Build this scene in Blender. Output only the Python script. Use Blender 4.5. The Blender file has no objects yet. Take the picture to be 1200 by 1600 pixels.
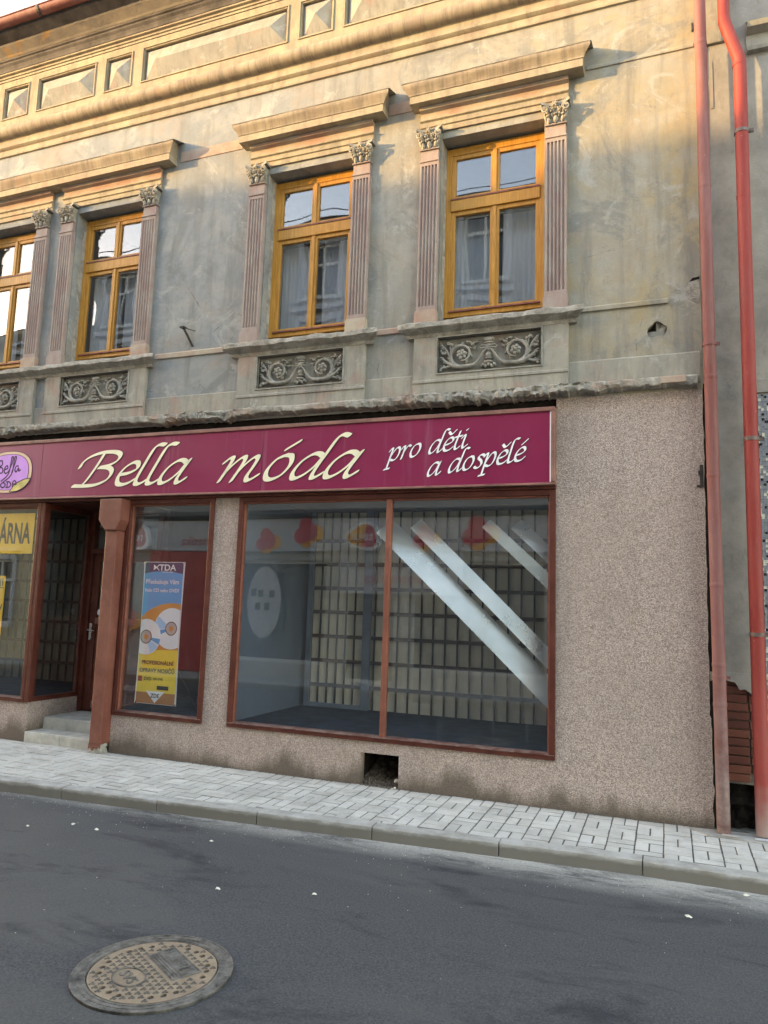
import bpy, bmesh, math, random
from mathutils import Vector, Matrix, noise
random.seed(7)
R = math.radians
C = bpy.context.scene.collection
SC = bpy.context.scene

# ------------------------------------------------------------------ camera
def camera():
    yaw, pitch, roll = -0.36910, 0.12812, 0.03313
    fwd = Vector((math.sin(yaw)*math.cos(pitch), math.cos(yaw)*math.cos(pitch), math.sin(pitch)))
    right = Vector((math.cos(yaw), -math.sin(yaw), 0)); up = right.cross(fwd)
    r2 = right*math.cos(roll) + up*math.sin(roll); u2 = up*math.cos(roll) - right*math.sin(roll)
    cd = bpy.data.cameras.new('camera'); cam = bpy.data.objects.new('camera', cd); C.objects.link(cam)
    m = Matrix((r2, u2, -fwd)).transposed().to_4x4(); m.translation = (0, -6.9, 1.727)
    cam.matrix_world = m
    cd.sensor_fit = 'VERTICAL'; cd.sensor_height = 36; cd.sensor_width = 27; cd.lens = 1146.6/1600*36
    cd.clip_start = 0.05; cd.clip_end = 2000
    SC.camera = cam
camera()

# ------------------------------------------------------------------ sky, sun, exposure
SUN_AZ, SUN_EL = 63.0, 10.0          # azimuth off the facade's normal (from the left, behind the camera), elevation
d = Vector((math.sin(R(SUN_AZ))*math.cos(R(SUN_EL)), math.cos(R(SUN_AZ))*math.cos(R(SUN_EL)), -math.sin(R(SUN_EL))))
w = bpy.data.worlds.new('World'); SC.world = w; w.use_nodes = True
nt = w.node_tree; bg = nt.nodes['Background']
sky = nt.nodes.new('ShaderNodeTexSky'); sky.sky_type = 'NISHITA'; sky.sun_disc = False
sky.sun_elevation = R(SUN_EL); sky.sun_rotation = math.atan2(-d.x, -d.y)
sky.air_density = 1.0; sky.dust_density = 0.6; sky.ozone_density = 1.2
nt.links.new(sky.outputs[0], bg.inputs[0]); bg.inputs[1].default_value = 0.15
sl = bpy.data.lights.new('sun', 'SUN'); sl.energy = 2.0; sl.angle = R(1.0); sl.color = (0.335, 0.252, 0.118)
so = bpy.data.objects.new('sun', sl); C.objects.link(so); so.location = (-20, -20, 20)
so.rotation_euler = d.to_track_quat('-Z', 'Y').to_euler()
SC.view_settings.view_transform = 'Standard'; SC.view_settings.look = 'None'
SC.view_settings.exposure = 3.78
SC.view_settings.use_white_balance = True; SC.view_settings.white_balance_temperature = 8900; SC.view_settings.white_balance_tint = 19; SC.view_settings.gamma = 1
SC.cycles.max_bounces = 8; SC.cycles.transparent_max_bounces = 16; SC.cycles.diffuse_bounces = 5
SC.cycles.use_denoising = True

# ------------------------------------------------------------------ materials
class MB:
    """node material builder"""
    def __init__(s, name, rough=0.8, metal=0.0, spec=0.4):
        s.m = bpy.data.materials.new(name); s.m.use_nodes = True
        s.nt = s.m.node_tree; s.b = s.nt.nodes['Principled BSDF']; s.out = s.nt.nodes['Material Output']
        s.b.inputs['Roughness'].default_value = rough; s.b.inputs['Metallic'].default_value = metal
        s.b.inputs['Specular IOR Level'].default_value = spec
        g = s.nt.nodes.new('ShaderNodeNewGeometry'); s.pos = g.outputs['Position']; s.geo = g; s.h = None
    def n(s, t): return s.nt.nodes.new(t)
    def L(s, a, b): s.nt.links.new(a, b)
    def val(s, sock, v):
        if hasattr(v, 'links') or hasattr(v, 'is_linked'): s.L(v, sock)
        elif isinstance(v, (tuple, list)): sock.default_value = (*v, 1) if len(v) == 3 and len(sock.default_value) == 4 else v
        else: sock.default_value = v
    def vec(s, sc=(1, 1, 1), src=None):
        x = s.n('ShaderNodeVectorMath'); x.operation = 'MULTIPLY'; s.L(src or s.pos, x.inputs[0]); x.inputs[1].default_value = sc
        return x.outputs[0]
    def noise(s, scale, detail=4, rough=0.55, stretch=None, dist=0.0):
        x = s.n('ShaderNodeTexNoise'); x.inputs['Scale'].default_value = scale; x.inputs['Detail'].default_value = detail
        x.inputs['Roughness'].default_value = rough; x.inputs['Distortion'].default_value = dist
        s.L(s.vec(stretch) if stretch else s.pos, x.inputs['Vector']); return x.outputs['Fac']
    def vor(s, scale, feature='F1', out='Distance', stretch=None):
        x = s.n('ShaderNodeTexVoronoi'); x.feature = feature; x.inputs['Scale'].default_value = scale
        s.L(s.vec(stretch) if stretch else s.pos, x.inputs['Vector']); return x.outputs[out]
    def ramp(s, fac, a, b, ca=0.0, cb=1.0):
        x = s.n('ShaderNodeMapRange'); x.clamp = True; s.L(fac, x.inputs[0])
        x.inputs[1].default_value = a; x.inputs[2].default_value = b; x.inputs[3].default_value = ca; x.inputs[4].default_value = cb
        return x.outputs[0]
    def mix(s, fac, a, b):
        x = s.n('ShaderNodeMix'); x.data_type = 'RGBA'; s.val(x.inputs[0], fac); s.val(x.inputs[6], a); s.val(x.inputs[7], b)
        return x.outputs[2]
    def math(s, op, a, b=0.0):
        x = s.n('ShaderNodeMath'); x.operation = op; s.val(x.inputs[0], a); s.val(x.inputs[1], b); return x.outputs[0]
    def sep(s, k):
        x = s.n('ShaderNodeSeparateXYZ'); s.L(s.pos, x.inputs[0]); return x.outputs[k]
    def rnd(s):
        x = s.n('ShaderNodeObjectInfo'); return x.outputs['Random']
    def bump(s, height, strength=0.4, dist=0.01):
        x = s.n('ShaderNodeBump'); x.inputs['Strength'].default_value = strength; x.inputs['Distance'].default_value = dist
        s.L(height, x.inputs['Height'])
        if s.h: s.L(s.h, x.inputs['Normal'])
        s.h = x.outputs[0]; s.L(s.h, s.b.inputs['Normal'])
    def col(s, c): s.val(s.b.inputs['Base Color'], c)
    def rough(s, v): s.val(s.b.inputs['Roughness'], v)
M = {}
def plain(name, c, rough=0.7, var=0.15, scale=9.0, metal=0.0, bump=0.0, bscale=60, spec=0.4):
    b = MB(name, rough, metal, spec)
    f = b.ramp(b.noise(scale, 5, 0.6), 0.3, 0.7)
    c2 = tuple(x*(1-var*1.6) for x in c); c1 = tuple(min(1, x*(1+var)) for x in c)
    b.col(b.mix(f, c2, c1))
    b.rough(b.ramp(b.noise(scale*2.3, 4), 0.2, 0.8, max(0, rough-0.08), min(1, rough+0.1)))
    if bump: b.bump(b.noise(bscale, 5, 0.6), bump, 0.006)
    M[name] = b.m; return b.m

def make_materials():
    # weathered plaster of the upper storey
    b = MB('plaster', 0.95, spec=0.15)
    big = b.noise(0.55, 5, 0.6); mid = b.noise(2.6, 7, 0.68, dist=0.4); fine = b.noise(16, 6, 0.7)
    strk = b.noise(2.2, 5, 0.65, stretch=(2.4, 1, 0.28))
    warm = b.ramp(b.math('ADD', b.sep(0), b.math('MULTIPLY', big, 5.0)), -2.6, 3.2)
    c = b.mix(warm, (0.235, 0.252, 0.255), (0.325, 0.28, 0.20))
    och = b.math('MULTIPLY', b.ramp(b.sep(0), -3.5, -0.3), b.ramp(b.noise(1.5, 7, 0.7, dist=0.9), 0.44, 0.60))
    c = b.mix(b.math('MULTIPLY', och, 0.65), c, (0.40, 0.295, 0.145))
    c = b.mix(b.ramp(mid, 0.42, 0.62, 0, 0.55), c, (0.375, 0.36, 0.315))
    c = b.mix(b.ramp(strk, 0.49, 0.66, 0, 0.65), c, (0.165, 0.16, 0.145))
    c = b.mix(b.ramp(b.noise(1.1, 7, 0.72, dist=0.8), 0.53, 0.63, 0, 0.45), c, (0.335, 0.25, 0.185))
    c = b.mix(b.ramp(b.noise(0.8, 9, 0.76, dist=1.4), 0.52, 0.60, 0, 0.55), c, (0.16, 0.165, 0.16))
    c = b.mix(b.ramp(b.noise(1.9, 9, 0.78, dist=1.0), 0.56, 0.61, 0, 0.6), c, (0.40, 0.39, 0.35))
    c = b.mix(b.ramp(b.noise(5.5, 9, 0.8, dist=0.7), 0.58, 0.66, 0, 0.5), c, (0.16, 0.15, 0.135))
    c = b.mix(b.ramp(fine, 0.35, 0.75, 0.0, 0.35), c, (0.20, 0.19, 0.17))
    crk = b.vor(1.15, 'DISTANCE_TO_EDGE'); 
    c = b.mix(b.math('MULTIPLY', b.ramp(b.math('ADD', crk, b.math('MULTIPLY', b.noise(7, 6, 0.7), 0.03)), 0.018, 0.014), b.ramp(b.noise(0.9, 4), 0.52, 0.58, 0, 0.7)), c, (0.11, 0.10, 0.09))
    b.col(c); b.bump(b.noise(5, 6, 0.65), 0.35, 0.02); b.bump(b.noise(45, 6, 0.7), 0.5, 0.005); M['plaster'] = b.m
    # painted plaster of mouldings, ochre with worn red brown
    b = MB('trim_plaster', 0.95, spec=0.15)
    c = b.mix(b.ramp(b.noise(1.6, 6, 0.65), 0.4, 0.6), (0.375, 0.315, 0.215), (0.315, 0.26, 0.185))
    c = b.mix(b.ramp(b.noise(2.4, 7, 0.7, stretch=(1, 1, 2.2), dist=0.5), 0.53, 0.64, 0, 0.6), c, (0.36, 0.22, 0.15))
    c = b.mix(b.ramp(b.noise(6, 7, 0.7, stretch=(1.5, 1, 0.5)), 0.47, 0.68, 0, 0.7), c, (0.185, 0.155, 0.12))
    b.col(c); b.bump(b.noise(30, 6, 0.7), 0.4, 0.006); M['trim'] = b.m
    # soot-streaked mouldings that shed rain; shade of down-turned faces painted in too
    b = MB('weathered_shaded_trim', 0.95, spec=0.15)
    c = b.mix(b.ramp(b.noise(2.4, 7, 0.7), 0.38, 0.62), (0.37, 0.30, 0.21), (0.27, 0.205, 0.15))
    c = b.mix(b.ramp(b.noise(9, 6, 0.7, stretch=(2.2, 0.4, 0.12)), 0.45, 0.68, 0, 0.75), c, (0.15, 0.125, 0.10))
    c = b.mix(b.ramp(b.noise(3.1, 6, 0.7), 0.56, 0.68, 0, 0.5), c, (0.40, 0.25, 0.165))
    b.col(c); b.bump(b.noise(30, 6, 0.7), 0.5, 0.006); M['weathered_shaded_trim'] = b.m
    b = MB('red_plaster', 0.95, spec=0.15)
    c = b.mix(b.ramp(b.noise(2.1, 7, 0.7), 0.4, 0.62), (0.38, 0.235, 0.18), (0.42, 0.36, 0.28))
    c = b.mix(b.ramp(b.noise(9, 6, 0.7), 0.5, 0.75, 0, 0.5), c, (0.25, 0.21, 0.18))
    b.col(c); b.bump(b.noise(30, 6, 0.7), 0.4, 0.006); M['red_plaster'] = b.m
    b = MB('panel_plaster', 0.95, spec=0.15)
    c = b.mix(b.ramp(b.noise(2.6, 6, 0.65), 0.35, 0.65), (0.25, 0.24, 0.21), (0.35, 0.325, 0.265))
    c = b.mix(b.ramp(b.noise(1.9, 7, 0.7, dist=0.6), 0.53, 0.63, 0, 0.65), c, (0.35, 0.235, 0.19))
    c = b.mix(b.ramp(b.noise(7, 6, 0.7, stretch=(2, 1, 0.4)), 0.48, 0.70, 0, 0.6), c, (0.15, 0.145, 0.13))
    c = b.mix(b.ramp(b.noise(4.5, 9, 0.78, dist=0.8), 0.57, 0.63, 0, 0.6), c, (0.42, 0.41, 0.37))
    b.col(c); b.bump(b.noise(35, 6, 0.7), 0.4, 0.005); M['panel'] = b.m
    b = MB('pilaster_paint', 0.9, spec=0.2)
    c = b.mix(b.ramp(b.noise(4, 7, 0.7, stretch=(2, 1, 0.7)), 0.4, 0.62), (0.30, 0.215, 0.19), (0.35, 0.29, 0.25))
    c = b.mix(b.ramp(b.noise(14, 6, 0.7), 0.55, 0.75, 0, 0.5), c, (0.20, 0.15, 0.135))
    b.col(c); b.bump(b.noise(50, 5, 0.7), 0.3, 0.004); M['pilaster'] = b.m
    plain('ornament', (0.29, 0.275, 0.24), 0.95, 0.22, 12, bump=0.3, bscale=70, spec=0.15)
    plain('capital', (0.33, 0.295, 0.24), 0.95, 0.3, 16, bump=0.3, bscale=80, spec=0.15)
    b = MB('broken_masonry', 1.0, spec=0.1)
    c = b.mix(b.ramp(b.noise(7, 8, 0.75, dist=0.6), 0.4, 0.62), (0.26, 0.24, 0.205), (0.47, 0.44, 0.385))
    c = b.mix(b.ramp(b.noise(2.0, 6, 0.7), 0.58, 0.68, 0, 0.6), c, (0.44, 0.27, 0.2))
    b.col(c); b.bump(b.noise(24, 8, 0.75), 1.0, 0.03); M['masonry'] = b.m
    # pebbledash
    b = MB('pebbledash', 0.95, spec=0.15)
    cell = b.vor(140, out='Color'); sp = b.n('ShaderNodeSeparateColor'); b.L(cell, sp.inputs[0])
    c = b.mix(b.ramp(sp.outputs[0], 0.15, 0.9), (0.275, 0.21, 0.18), (0.60, 0.485, 0.43))
    c = b.mix(b.ramp(b.noise(120, 3, 0.7), 0.58, 0.70, 0, 0.7), c, (0.70, 0.62, 0.56))
    c = b.mix(b.ramp(b.noise(0.9, 5, 0.6), 0.42, 0.66, 0, 0.30), c, (0.30, 0.24, 0.20))
    edge = b.math('SUBTRACT', b.sep(2), b.math('MULTIPLY', b.ramp(b.noise(1.3, 5, 0.6, stretch=(1, 1, 0.2)), 0.40, 0.62), 0.20))
    c = b.mix(b.ramp(edge, 0.10, -0.06, 0, 0.85), c, (0.125, 0.10, 0.076))
    c = b.mix(b.ramp(b.noise(1.6, 7, 0.72, stretch=(1.2, 1, 0.5), dist=0.5), 0.55, 0.70, 0, 0.35), c, (0.20, 0.15, 0.12))
    b.col(c); b.bump(b.vor(125), 0.9, 0.007); b.bump(b.noise(6, 4), 0.25, 0.02); M['pebbledash'] = b.m
    # window wood
    b = MB('window_wood', 0.42, spec=0.25)
    g = b.noise(9, 6, 0.65, stretch=(6, 6, 0.5))
    c = b.mix(b.ramp(g, 0.35, 0.68), (0.41, 0.175, 0.030), (0.58, 0.285, 0.065))
    b.col(c); b.bump(g, 0.1, 0.003); M['wood'] = b.m
    plain('red_flashing', (0.26, 0.085, 0.055), 0.5, 0.3, 12)
    b = MB('brown_frame', 0.42, spec=0.3)
    c = b.mix(b.ramp(b.noise(5, 7, 0.7), 0.35, 0.7), (0.080, 0.020, 0.014), (0.145, 0.042, 0.029))
    c = b.mix(b.ramp(b.noise(24, 6, 0.75), 0.62, 0.75, 0, 0.25), c, (0.24, 0.14, 0.11))
    b.col(c); b.bump(b.noise(40, 4), 0.08, 0.003); M['brown'] = b.m
    b = MB('pillar_paint', 0.45, spec=0.4)
    c = b.mix(b.ramp(b.noise(3, 7, 0.7), 0.35, 0.7), (0.16, 0.048, 0.033), (0.25, 0.092, 0.065))
    c = b.mix(b.ramp(b.noise(18, 7, 0.75), 0.64, 0.74, 0, 0.5), c, (0.42, 0.28, 0.22))
    b.col(c); b.bump(b.noise(14, 5), 0.25, 0.006); M['pillar'] = b.m
    plain('mullion_paint', (0.26, 0.085, 0.055), 0.5, 0.2, 6)
    b = MB('bottom_rail', 0.3, spec=0.6)
    b.col(b.mix(b.ramp(b.noise(12, 6, 0.7), 0.4, 0.7), (0.11, 0.035, 0.025), (0.30, 0.20, 0.17))); M['bottom_rail'] = b.m
    # sign
    b = MB('sign_burgundy', 0.4, spec=0.35)
    c = b.mix(b.ramp(b.noise(0.8, 5, 0.6), 0.3, 0.75), (0.21, 0.008, 0.048), (0.26, 0.016, 0.068))
    sky_sheen = b.math('MULTIPLY', b.ramp(b.sep(0), -5.8, -7.8, 0.0, 0.55), b.ramp(b.noise(0.9, 3, 0.5), 0.25, 0.65, 0.4, 1.0))
    c = b.mix(sky_sheen, c, (0.36, 0.16, 0.22))  # pinkish sky reflection painted into the colour towards the left end
    c = b.mix(b.ramp(b.noise(3, 6, 0.7, stretch=(2.6, 1, 0.12)), 0.56, 0.76, 0, 0.22), c, (0.45, 0.25, 0.32))
    c = b.mix(b.ramp(b.noise(70, 3, 0.5), 0.80, 0.83), c, (0.7, 0.55, 0.55))
    b.col(c); b.rough(b.ramp(b.noise(3, 5), 0.3, 0.7, 0.36, 0.5)); b.bump(b.noise(0.9, 2), 0.06, 0.2); M['burgundy'] = b.m
    plain('sign_frame', (0.26, 0.12, 0.092), 0.4, 0.25, 7)
    plain('letter_cream', (0.86, 0.80, 0.58), 0.5, 0.05, 5)
    plain('letter_white', (0.86, 0.85, 0.86), 0.5, 0.03, 5)
    plain('letter_outline', (0.05, 0.01, 0.015), 0.6, 0.1, 5)
    plain('logo_purple', (0.62, 0.28, 0.74), 0.5, 0.06, 5)
    plain('logo_tan', (0.70, 0.50, 0.32), 0.5, 0.06, 5)
    plain('logo_leaf', (0.60, 0.50, 0.17), 0.5, 0.2, 9)
    plain('logo_ink', (0.06, 0.012, 0.07), 0.6, 0.05, 5)
    # ground
    b = MB('paver', 0.9, spec=0.2)
    r = b.rnd()
    c = b.mix(r, (0.49, 0.47, 0.425), (0.61, 0.59, 0.54))
    c = b.mix(b.ramp(b.noise(3.2, 6, 0.7), 0.44, 0.66, 0, 0.6), c, (0.33, 0.315, 0.28))
    c = b.mix(b.ramp(b.noise(190, 4, 0.7), 0.4, 0.7, 0, 0.3), c, (0.28, 0.28, 0.27))
    c = b.mix(b.ramp(b.noise(8, 6, 0.7), 0.62, 0.7, 0, 0.6), c, (0.66, 0.66, 0.64))
    c = b.mix(b.ramp(b.noise(1.7, 7, 0.72, dist=0.6), 0.56, 0.66, 0, 0.45), c, (0.27, 0.25, 0.215))
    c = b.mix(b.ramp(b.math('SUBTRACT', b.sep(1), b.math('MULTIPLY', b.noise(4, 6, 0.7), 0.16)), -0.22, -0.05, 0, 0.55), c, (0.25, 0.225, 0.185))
    b.col(c); b.bump(b.noise(150, 5, 0.7), 0.3, 0.003); M['paver'] = b.m
    plain('paver_sand', (0.13, 0.125, 0.11), 1.0, 0.3, 20, bump=0.4, bscale=160, spec=0.1)
    b = MB('kerb_concrete', 0.9, spec=0.2)
    c = b.mix(b.ramp(b.noise(4, 7, 0.7, stretch=(1, 1, 2)), 0.38, 0.66), (0.44, 0.43, 0.40), (0.27, 0.255, 0.225))
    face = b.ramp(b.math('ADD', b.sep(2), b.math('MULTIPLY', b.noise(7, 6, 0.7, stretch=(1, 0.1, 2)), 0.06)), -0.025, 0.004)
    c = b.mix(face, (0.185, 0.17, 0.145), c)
    b.col(c); b.bump(b.noise(60, 6, 0.7), 0.5, 0.005); M['kerb'] = b.m
    b = MB('asphalt', 0.82, spec=0.3)
    f = b.noise(75, 6, 0.9)
    c = b.mix(b.ramp(f, 0.34, 0.70), (0.017, 0.019, 0.023), (0.158, 0.158, 0.160))
    c = b.mix(b.ramp(b.noise(0.6, 7, 0.7, stretch=(0.5, 1.4, 1), dist=0.6), 0.44, 0.62, 0, 0.6), c, (0.115, 0.112, 0.106))
    c = b.mix(b.ramp(b.noise(1.2, 6, 0.7, stretch=(0.6, 1.6, 1), dist=0.5), 0.54, 0.66, 0, 0.7), c, (0.022, 0.024, 0.030))
    c = b.mix(b.ramp(b.noise(260, 2, 0.5), 0.70, 0.76, 0, 0.6), c, (0.26, 0.255, 0.25))
    # pale dust swept against the kerb, widening to the right
    ky = b.math('SUBTRACT', b.sep(1), b.math('ADD', b.math('MULTIPLY', b.sep(0), 0.060), -1.05))
    wid = b.ramp(b.sep(0), -6.0, 0.6, 0.10, 0.42)
    dd = b.math('DIVIDE', b.math('MULTIPLY', ky, -1.0), wid)
    du = b.math('MULTIPLY', b.ramp(dd, 1.3, 0.05), b.ramp(b.noise(3.3, 7, 0.75, stretch=(0.5, 1.3, 1), dist=0.6), 0.36, 0.54))
    du = b.math('MULTIPLY', du, b.ramp(b.noise(60, 5, 0.8), 0.25, 0.6, 0.35, 1.0))
    du = b.math('MULTIPLY', du, b.ramp(b.sep(0), -5.0, -0.5, 0.5, 1.0))
    c = b.mix(du, c, (0.55, 0.53, 0.48))
    b.col(c); b.bump(f, 1.0, 0.008); b.bump(b.noise(14, 5), 0.25, 0.01); M['asphalt'] = b.m
    plain('earth', (0.10, 0.085, 0.065), 1.0, 0.3, 8, bump=0.6, bscale=50, spec=0.1)
    plain('rubble', (0.16, 0.13, 0.105), 1.0, 0.4, 18, bump=0.6, bscale=60, spec=0.1)
    plain('pale_stone', (0.52, 0.48, 0.42), 0.9, 0.15, 20, bump=0.3, spec=0.2)
    plain('dark_cavity', (0.022, 0.018, 0.015), 1.0, 0.3, 15, bump=0.4, spec=0.05)
    b = MB('cast_iron', 0.62, 0.0, 0.5)
    c = b.mix(b.ramp(b.noise(9, 7, 0.75), 0.36, 0.62), (0.36, 0.265, 0.175), (0.24, 0.17, 0.115))
    c = b.mix(b.ramp(b.noise(60, 5, 0.7), 0.52, 0.72, 0, 0.5), c, (0.16, 0.13, 0.10))
    b.col(c); b.bump(b.noise(120, 4), 0.3, 0.002); M['iron'] = b.m
    plain('iron_ring', (0.155, 0.14, 0.12), 0.6, 0.45, 22, bump=0.5, bscale=140, spec=0.5)
    plain('iron_raised', (0.115, 0.095, 0.072), 0.55, 0.3, 30, spec=0.5)
    # pipes
    b = MB('pipe_faded', 0.62, spec=0.25)
    c = b.mix(b.ramp(b.noise(1.6, 7, 0.7, stretch=(3, 3, 0.5)), 0.38, 0.64), (0.20, 0.062, 0.052), (0.25, 0.115, 0.108))
    c = b.mix(b.ramp(b.sep(2), 1.4, 0.1, 0, 0.75), c, b.mix(b.ramp(b.noise(6, 7, 0.7), 0.35, 0.6), (0.30, 0.26, 0.235), (0.12, 0.072, 0.062)))
    c = b.mix(b.ramp(b.noise(26, 5, 0.7), 0.68, 0.74, 0, 0.7), c, (0.55, 0.48, 0.44))
    c = b.mix(b.ramp(b.noise(3.2, 8, 0.75, stretch=(2, 2, 0.25)), 0.55, 0.68, 0, 0.55), c, (0.13, 0.075, 0.065)); b.bump(b.noise(5, 5, 0.6), 0.35, 0.012)
    b.col(c); M['pipe_faded'] = b.m
    b = MB('pipe_red', 0.58, spec=0.25)
    c = b.mix(b.ramp(b.noise(1.4, 7, 0.7, stretch=(3, 3, 0.5)), 0.38, 0.64), (0.265, 0.034, 0.027), (0.33, 0.062, 0.050))
    c = b.mix(b.ramp(b.math('ADD', b.sep(2), b.math('MULTIPLY', b.noise(7, 6), 0.4)), 0.62, 0.22, 0, 0.85), c, (0.33, 0.27, 0.235))
    c = b.mix(b.ramp(b.noise(24, 5, 0.7), 0.68, 0.74, 0, 0.6), c, (0.60, 0.42, 0.38))
    c = b.mix(b.ramp(b.noise(3.2, 8, 0.75, stretch=(2, 2, 0.25)), 0.55, 0.68, 0, 0.55), c, (0.13, 0.075, 0.065)); b.bump(b.noise(5, 5, 0.6), 0.35, 0.012)
    b.col(c); M['pipe_red'] = b.m
    plain('pipe_band', (0.15, 0.10, 0.085), 0.5, 0.3, 30)
    plain('dark_steel', (0.04, 0.035, 0.03), 0.5, 0.3, 30)
    plain('chrome', (0.6, 0.6, 0.6), 0.25, 0.05, 10, metal=1.0)
    # neighbour
    b = MB('grey_render', 0.95, spec=0.15)
    c = b.mix(b.ramp(b.noise(2.2, 7, 0.7), 0.36, 0.66), (0.215, 0.20, 0.18), (0.33, 0.31, 0.275))
    c = b.mix(b.ramp(b.noise(9, 7, 0.7, stretch=(1.5, 1, 0.6)), 0.55, 0.72, 0, 0.5), c, (0.15, 0.14, 0.125))
    b.col(c); b.bump(b.noise(40, 6, 0.7), 0.5, 0.006); b.bump(b.noise(7, 5), 0.3, 0.02); M['grey_render'] = b.m
    b = MB('brick', 0.75, spec=0.3)
    c = b.mix(b.rnd(), (0.115, 0.034, 0.024), (0.20, 0.064, 0.040))
    c = b.mix(b.ramp(b.noise(30, 6, 0.7), 0.5, 0.75, 0, 0.5), c, (0.11, 0.06, 0.05))
    b.col(c); b.bump(b.noise(70, 5), 0.3, 0.003); M['brick'] = b.m
    plain('mortar', (0.27, 0.24, 0.21), 1.0, 0.2, 30, bump=0.4, bscale=120, spec=0.1)
    b = MB('mosaic_tile', 0.25, spec=0.5)
    x = b.n('ShaderNodeVectorMath'); x.operation = 'FLOOR'; b.L(b.vec((1/0.022, 0, 1/0.022)), x.inputs[0])
    wn = b.n('ShaderNodeTexWhiteNoise'); b.L(x.outputs[0], wn.inputs['Vector']); v = wn.outputs['Value']
    c = b.mix(b.ramp(v, 0.0, 0.7), (0.17, 0.20, 0.235), (0.25, 0.275, 0.29))
    c = b.mix(b.math('GREATER_THAN', v, 0.80), c, (0.60, 0.60, 0.50))
    c = b.mix(b.math('GREATER_THAN', v, 0.93), c, (0.012, 0.012, 0.016)); b.col(c); M['mosaic'] = b.m
    # glass
    for name, f0, tint, dirt in (('glass_shop', 0.068, 0.97, 0.008), ('glass_upper', 0.065, 0.90, 0.006)):
        b = MB(name)
        dt = b.n('ShaderNodeVectorMath'); dt.operation = 'DOT_PRODUCT'; b.L(b.geo.outputs['Incoming'], dt.inputs[0]); b.L(b.geo.outputs['Normal'], dt.inputs[1])
        cosv = b.math('ABSOLUTE', dt.outputs['Value'])
        fr = b.math('ADD', b.math('MULTIPLY', b.math('POWER', b.math('SUBTRACT', 1.0, cosv), 5.0), 1-f0), f0)
        tr = b.n('ShaderNodeBsdfTransparent'); tr.inputs[0].default_value = (tint, tint*1.01, tint*1.01, 1)
        gl = b.n('ShaderNodeBsdfGlossy'); gl.inputs['Roughness'].default_value = 0.0; gl.inputs[0].default_value = (0.95, 0.97, 1, 1)
        bm_ = b.n('ShaderNodeBump'); bm_.inputs['Strength'].default_value = 0.12 if 'shop' in name else 0.25; bm_.inputs['Distance'].default_value = 0.02
        b.L(b.noise(0.55 if 'shop' in name else 1.4, 1, 0.3), bm_.inputs['Height']); b.L(bm_.outputs[0], gl.inputs['Normal'])
        df = b.n('ShaderNodeBsdfDiffuse'); df.inputs[0].default_value = (0.75, 0.76, 0.75, 1)
        m1 = b.n('ShaderNodeMixShader'); b.L(fr, m1.inputs[0]); b.L(tr.outputs[0], m1.inputs[1]); b.L(gl.outputs[0], m1.inputs[2])
        m2 = b.n('ShaderNodeMixShader')
        streak = b.ramp(b.noise(5, 6, 0.7, stretch=(3, 3, 0.25)), 0.60, 0.78, 0, 0.07)
        speck = b.ramp(b.noise(42, 2, 0.4), 0.835, 0.85, 0, 0.75)
        dirtf = b.math('ADD', b.math('ADD', streak, speck), dirt) if 'shop' in name else b.math('ADD', streak, dirt)
        b.L(dirtf, m2.inputs[0]); b.L(m1.outputs[0], m2.inputs[1]); b.L(df.outputs[0], m2.inputs[2])
        b.nt.nodes.remove(b.b); b.L(m2.outputs[0], b.out.inputs[0]); M[name] = b.m
    # interior
    plain('carpet_blue', (0.010, 0.030, 0.050), 1.0, 0.4, 6, bump=0.5, bscale=90, spec=0.1)
    plain('wall_bluegrey', (0.12, 0.165, 0.22), 0.7, 0.08, 1.5)
    plain('wall_dark', (0.045, 0.045, 0.05), 0.9, 0.2, 3)
    plain('room_wall', (0.10, 0.105, 0.115), 0.9, 0.2, 2)
    plain('ceiling_grey', (0.25, 0.25, 0.25), 0.9, 0.1, 2)
    b = MB('paper_backing', 0.9, spec=0.2)
    c = b.mix(b.ramp(b.noise(1.6, 6, 0.6), 0.35, 0.66), (0.78, 0.72, 0.57), (0.62, 0.585, 0.48))
    fl = b.n('ShaderNodeVectorMath'); fl.operation = 'FLOOR'; b.L(b.vec((1/0.15, 0, 1/0.30)), fl.inputs[0]); wn = b.n('ShaderNodeTexWhiteNoise'); b.L(fl.outputs[0], wn.inputs['Vector'])
    c = b.mix(b.ramp(wn.outputs['Value'], 0, 1, 0, 0.30), c, (0.38, 0.35, 0.29))
    b.col(c); b.bump(b.noise(3, 4), 0.4, 0.02); M['paper'] = b.m
    plain('paper_dim', (0.20, 0.185, 0.145), 0.9, 0.35, 1.6)
    plain('slat_brown', (0.060, 0.034, 0.027), 0.6, 0.25, 8)
    plain('bar_dark', (0.022, 0.019, 0.018), 0.6, 0.25, 8)
    plain('frame_bluegrey', (0.14, 0.19, 0.25), 0.5, 0.15, 4)
    b = MB('mirror_strip', 0.30, 0.85)
    b.col(b.mix(b.ramp(b.noise(2.2, 4), 0.35, 0.65), (0.86, 0.89, 0.87), (0.66, 0.72, 0.70))); b.bump(b.noise(1.8, 3), 0.12, 0.05)
    b.rough(b.ramp(b.noise(4, 5), 0.3, 0.7, 0.22, 0.42)); M['mirror'] = b.m
    b = MB('sheer_curtain', 0.9, spec=0.1); b.col(b.mix(b.ramp(b.noise(2.5, 4, 0.5, stretch=(3, 1, 0.6)), 0.3, 0.7), (0.30, 0.345, 0.40), (0.40, 0.44, 0.48))); M['curtain'] = b.m
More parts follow.
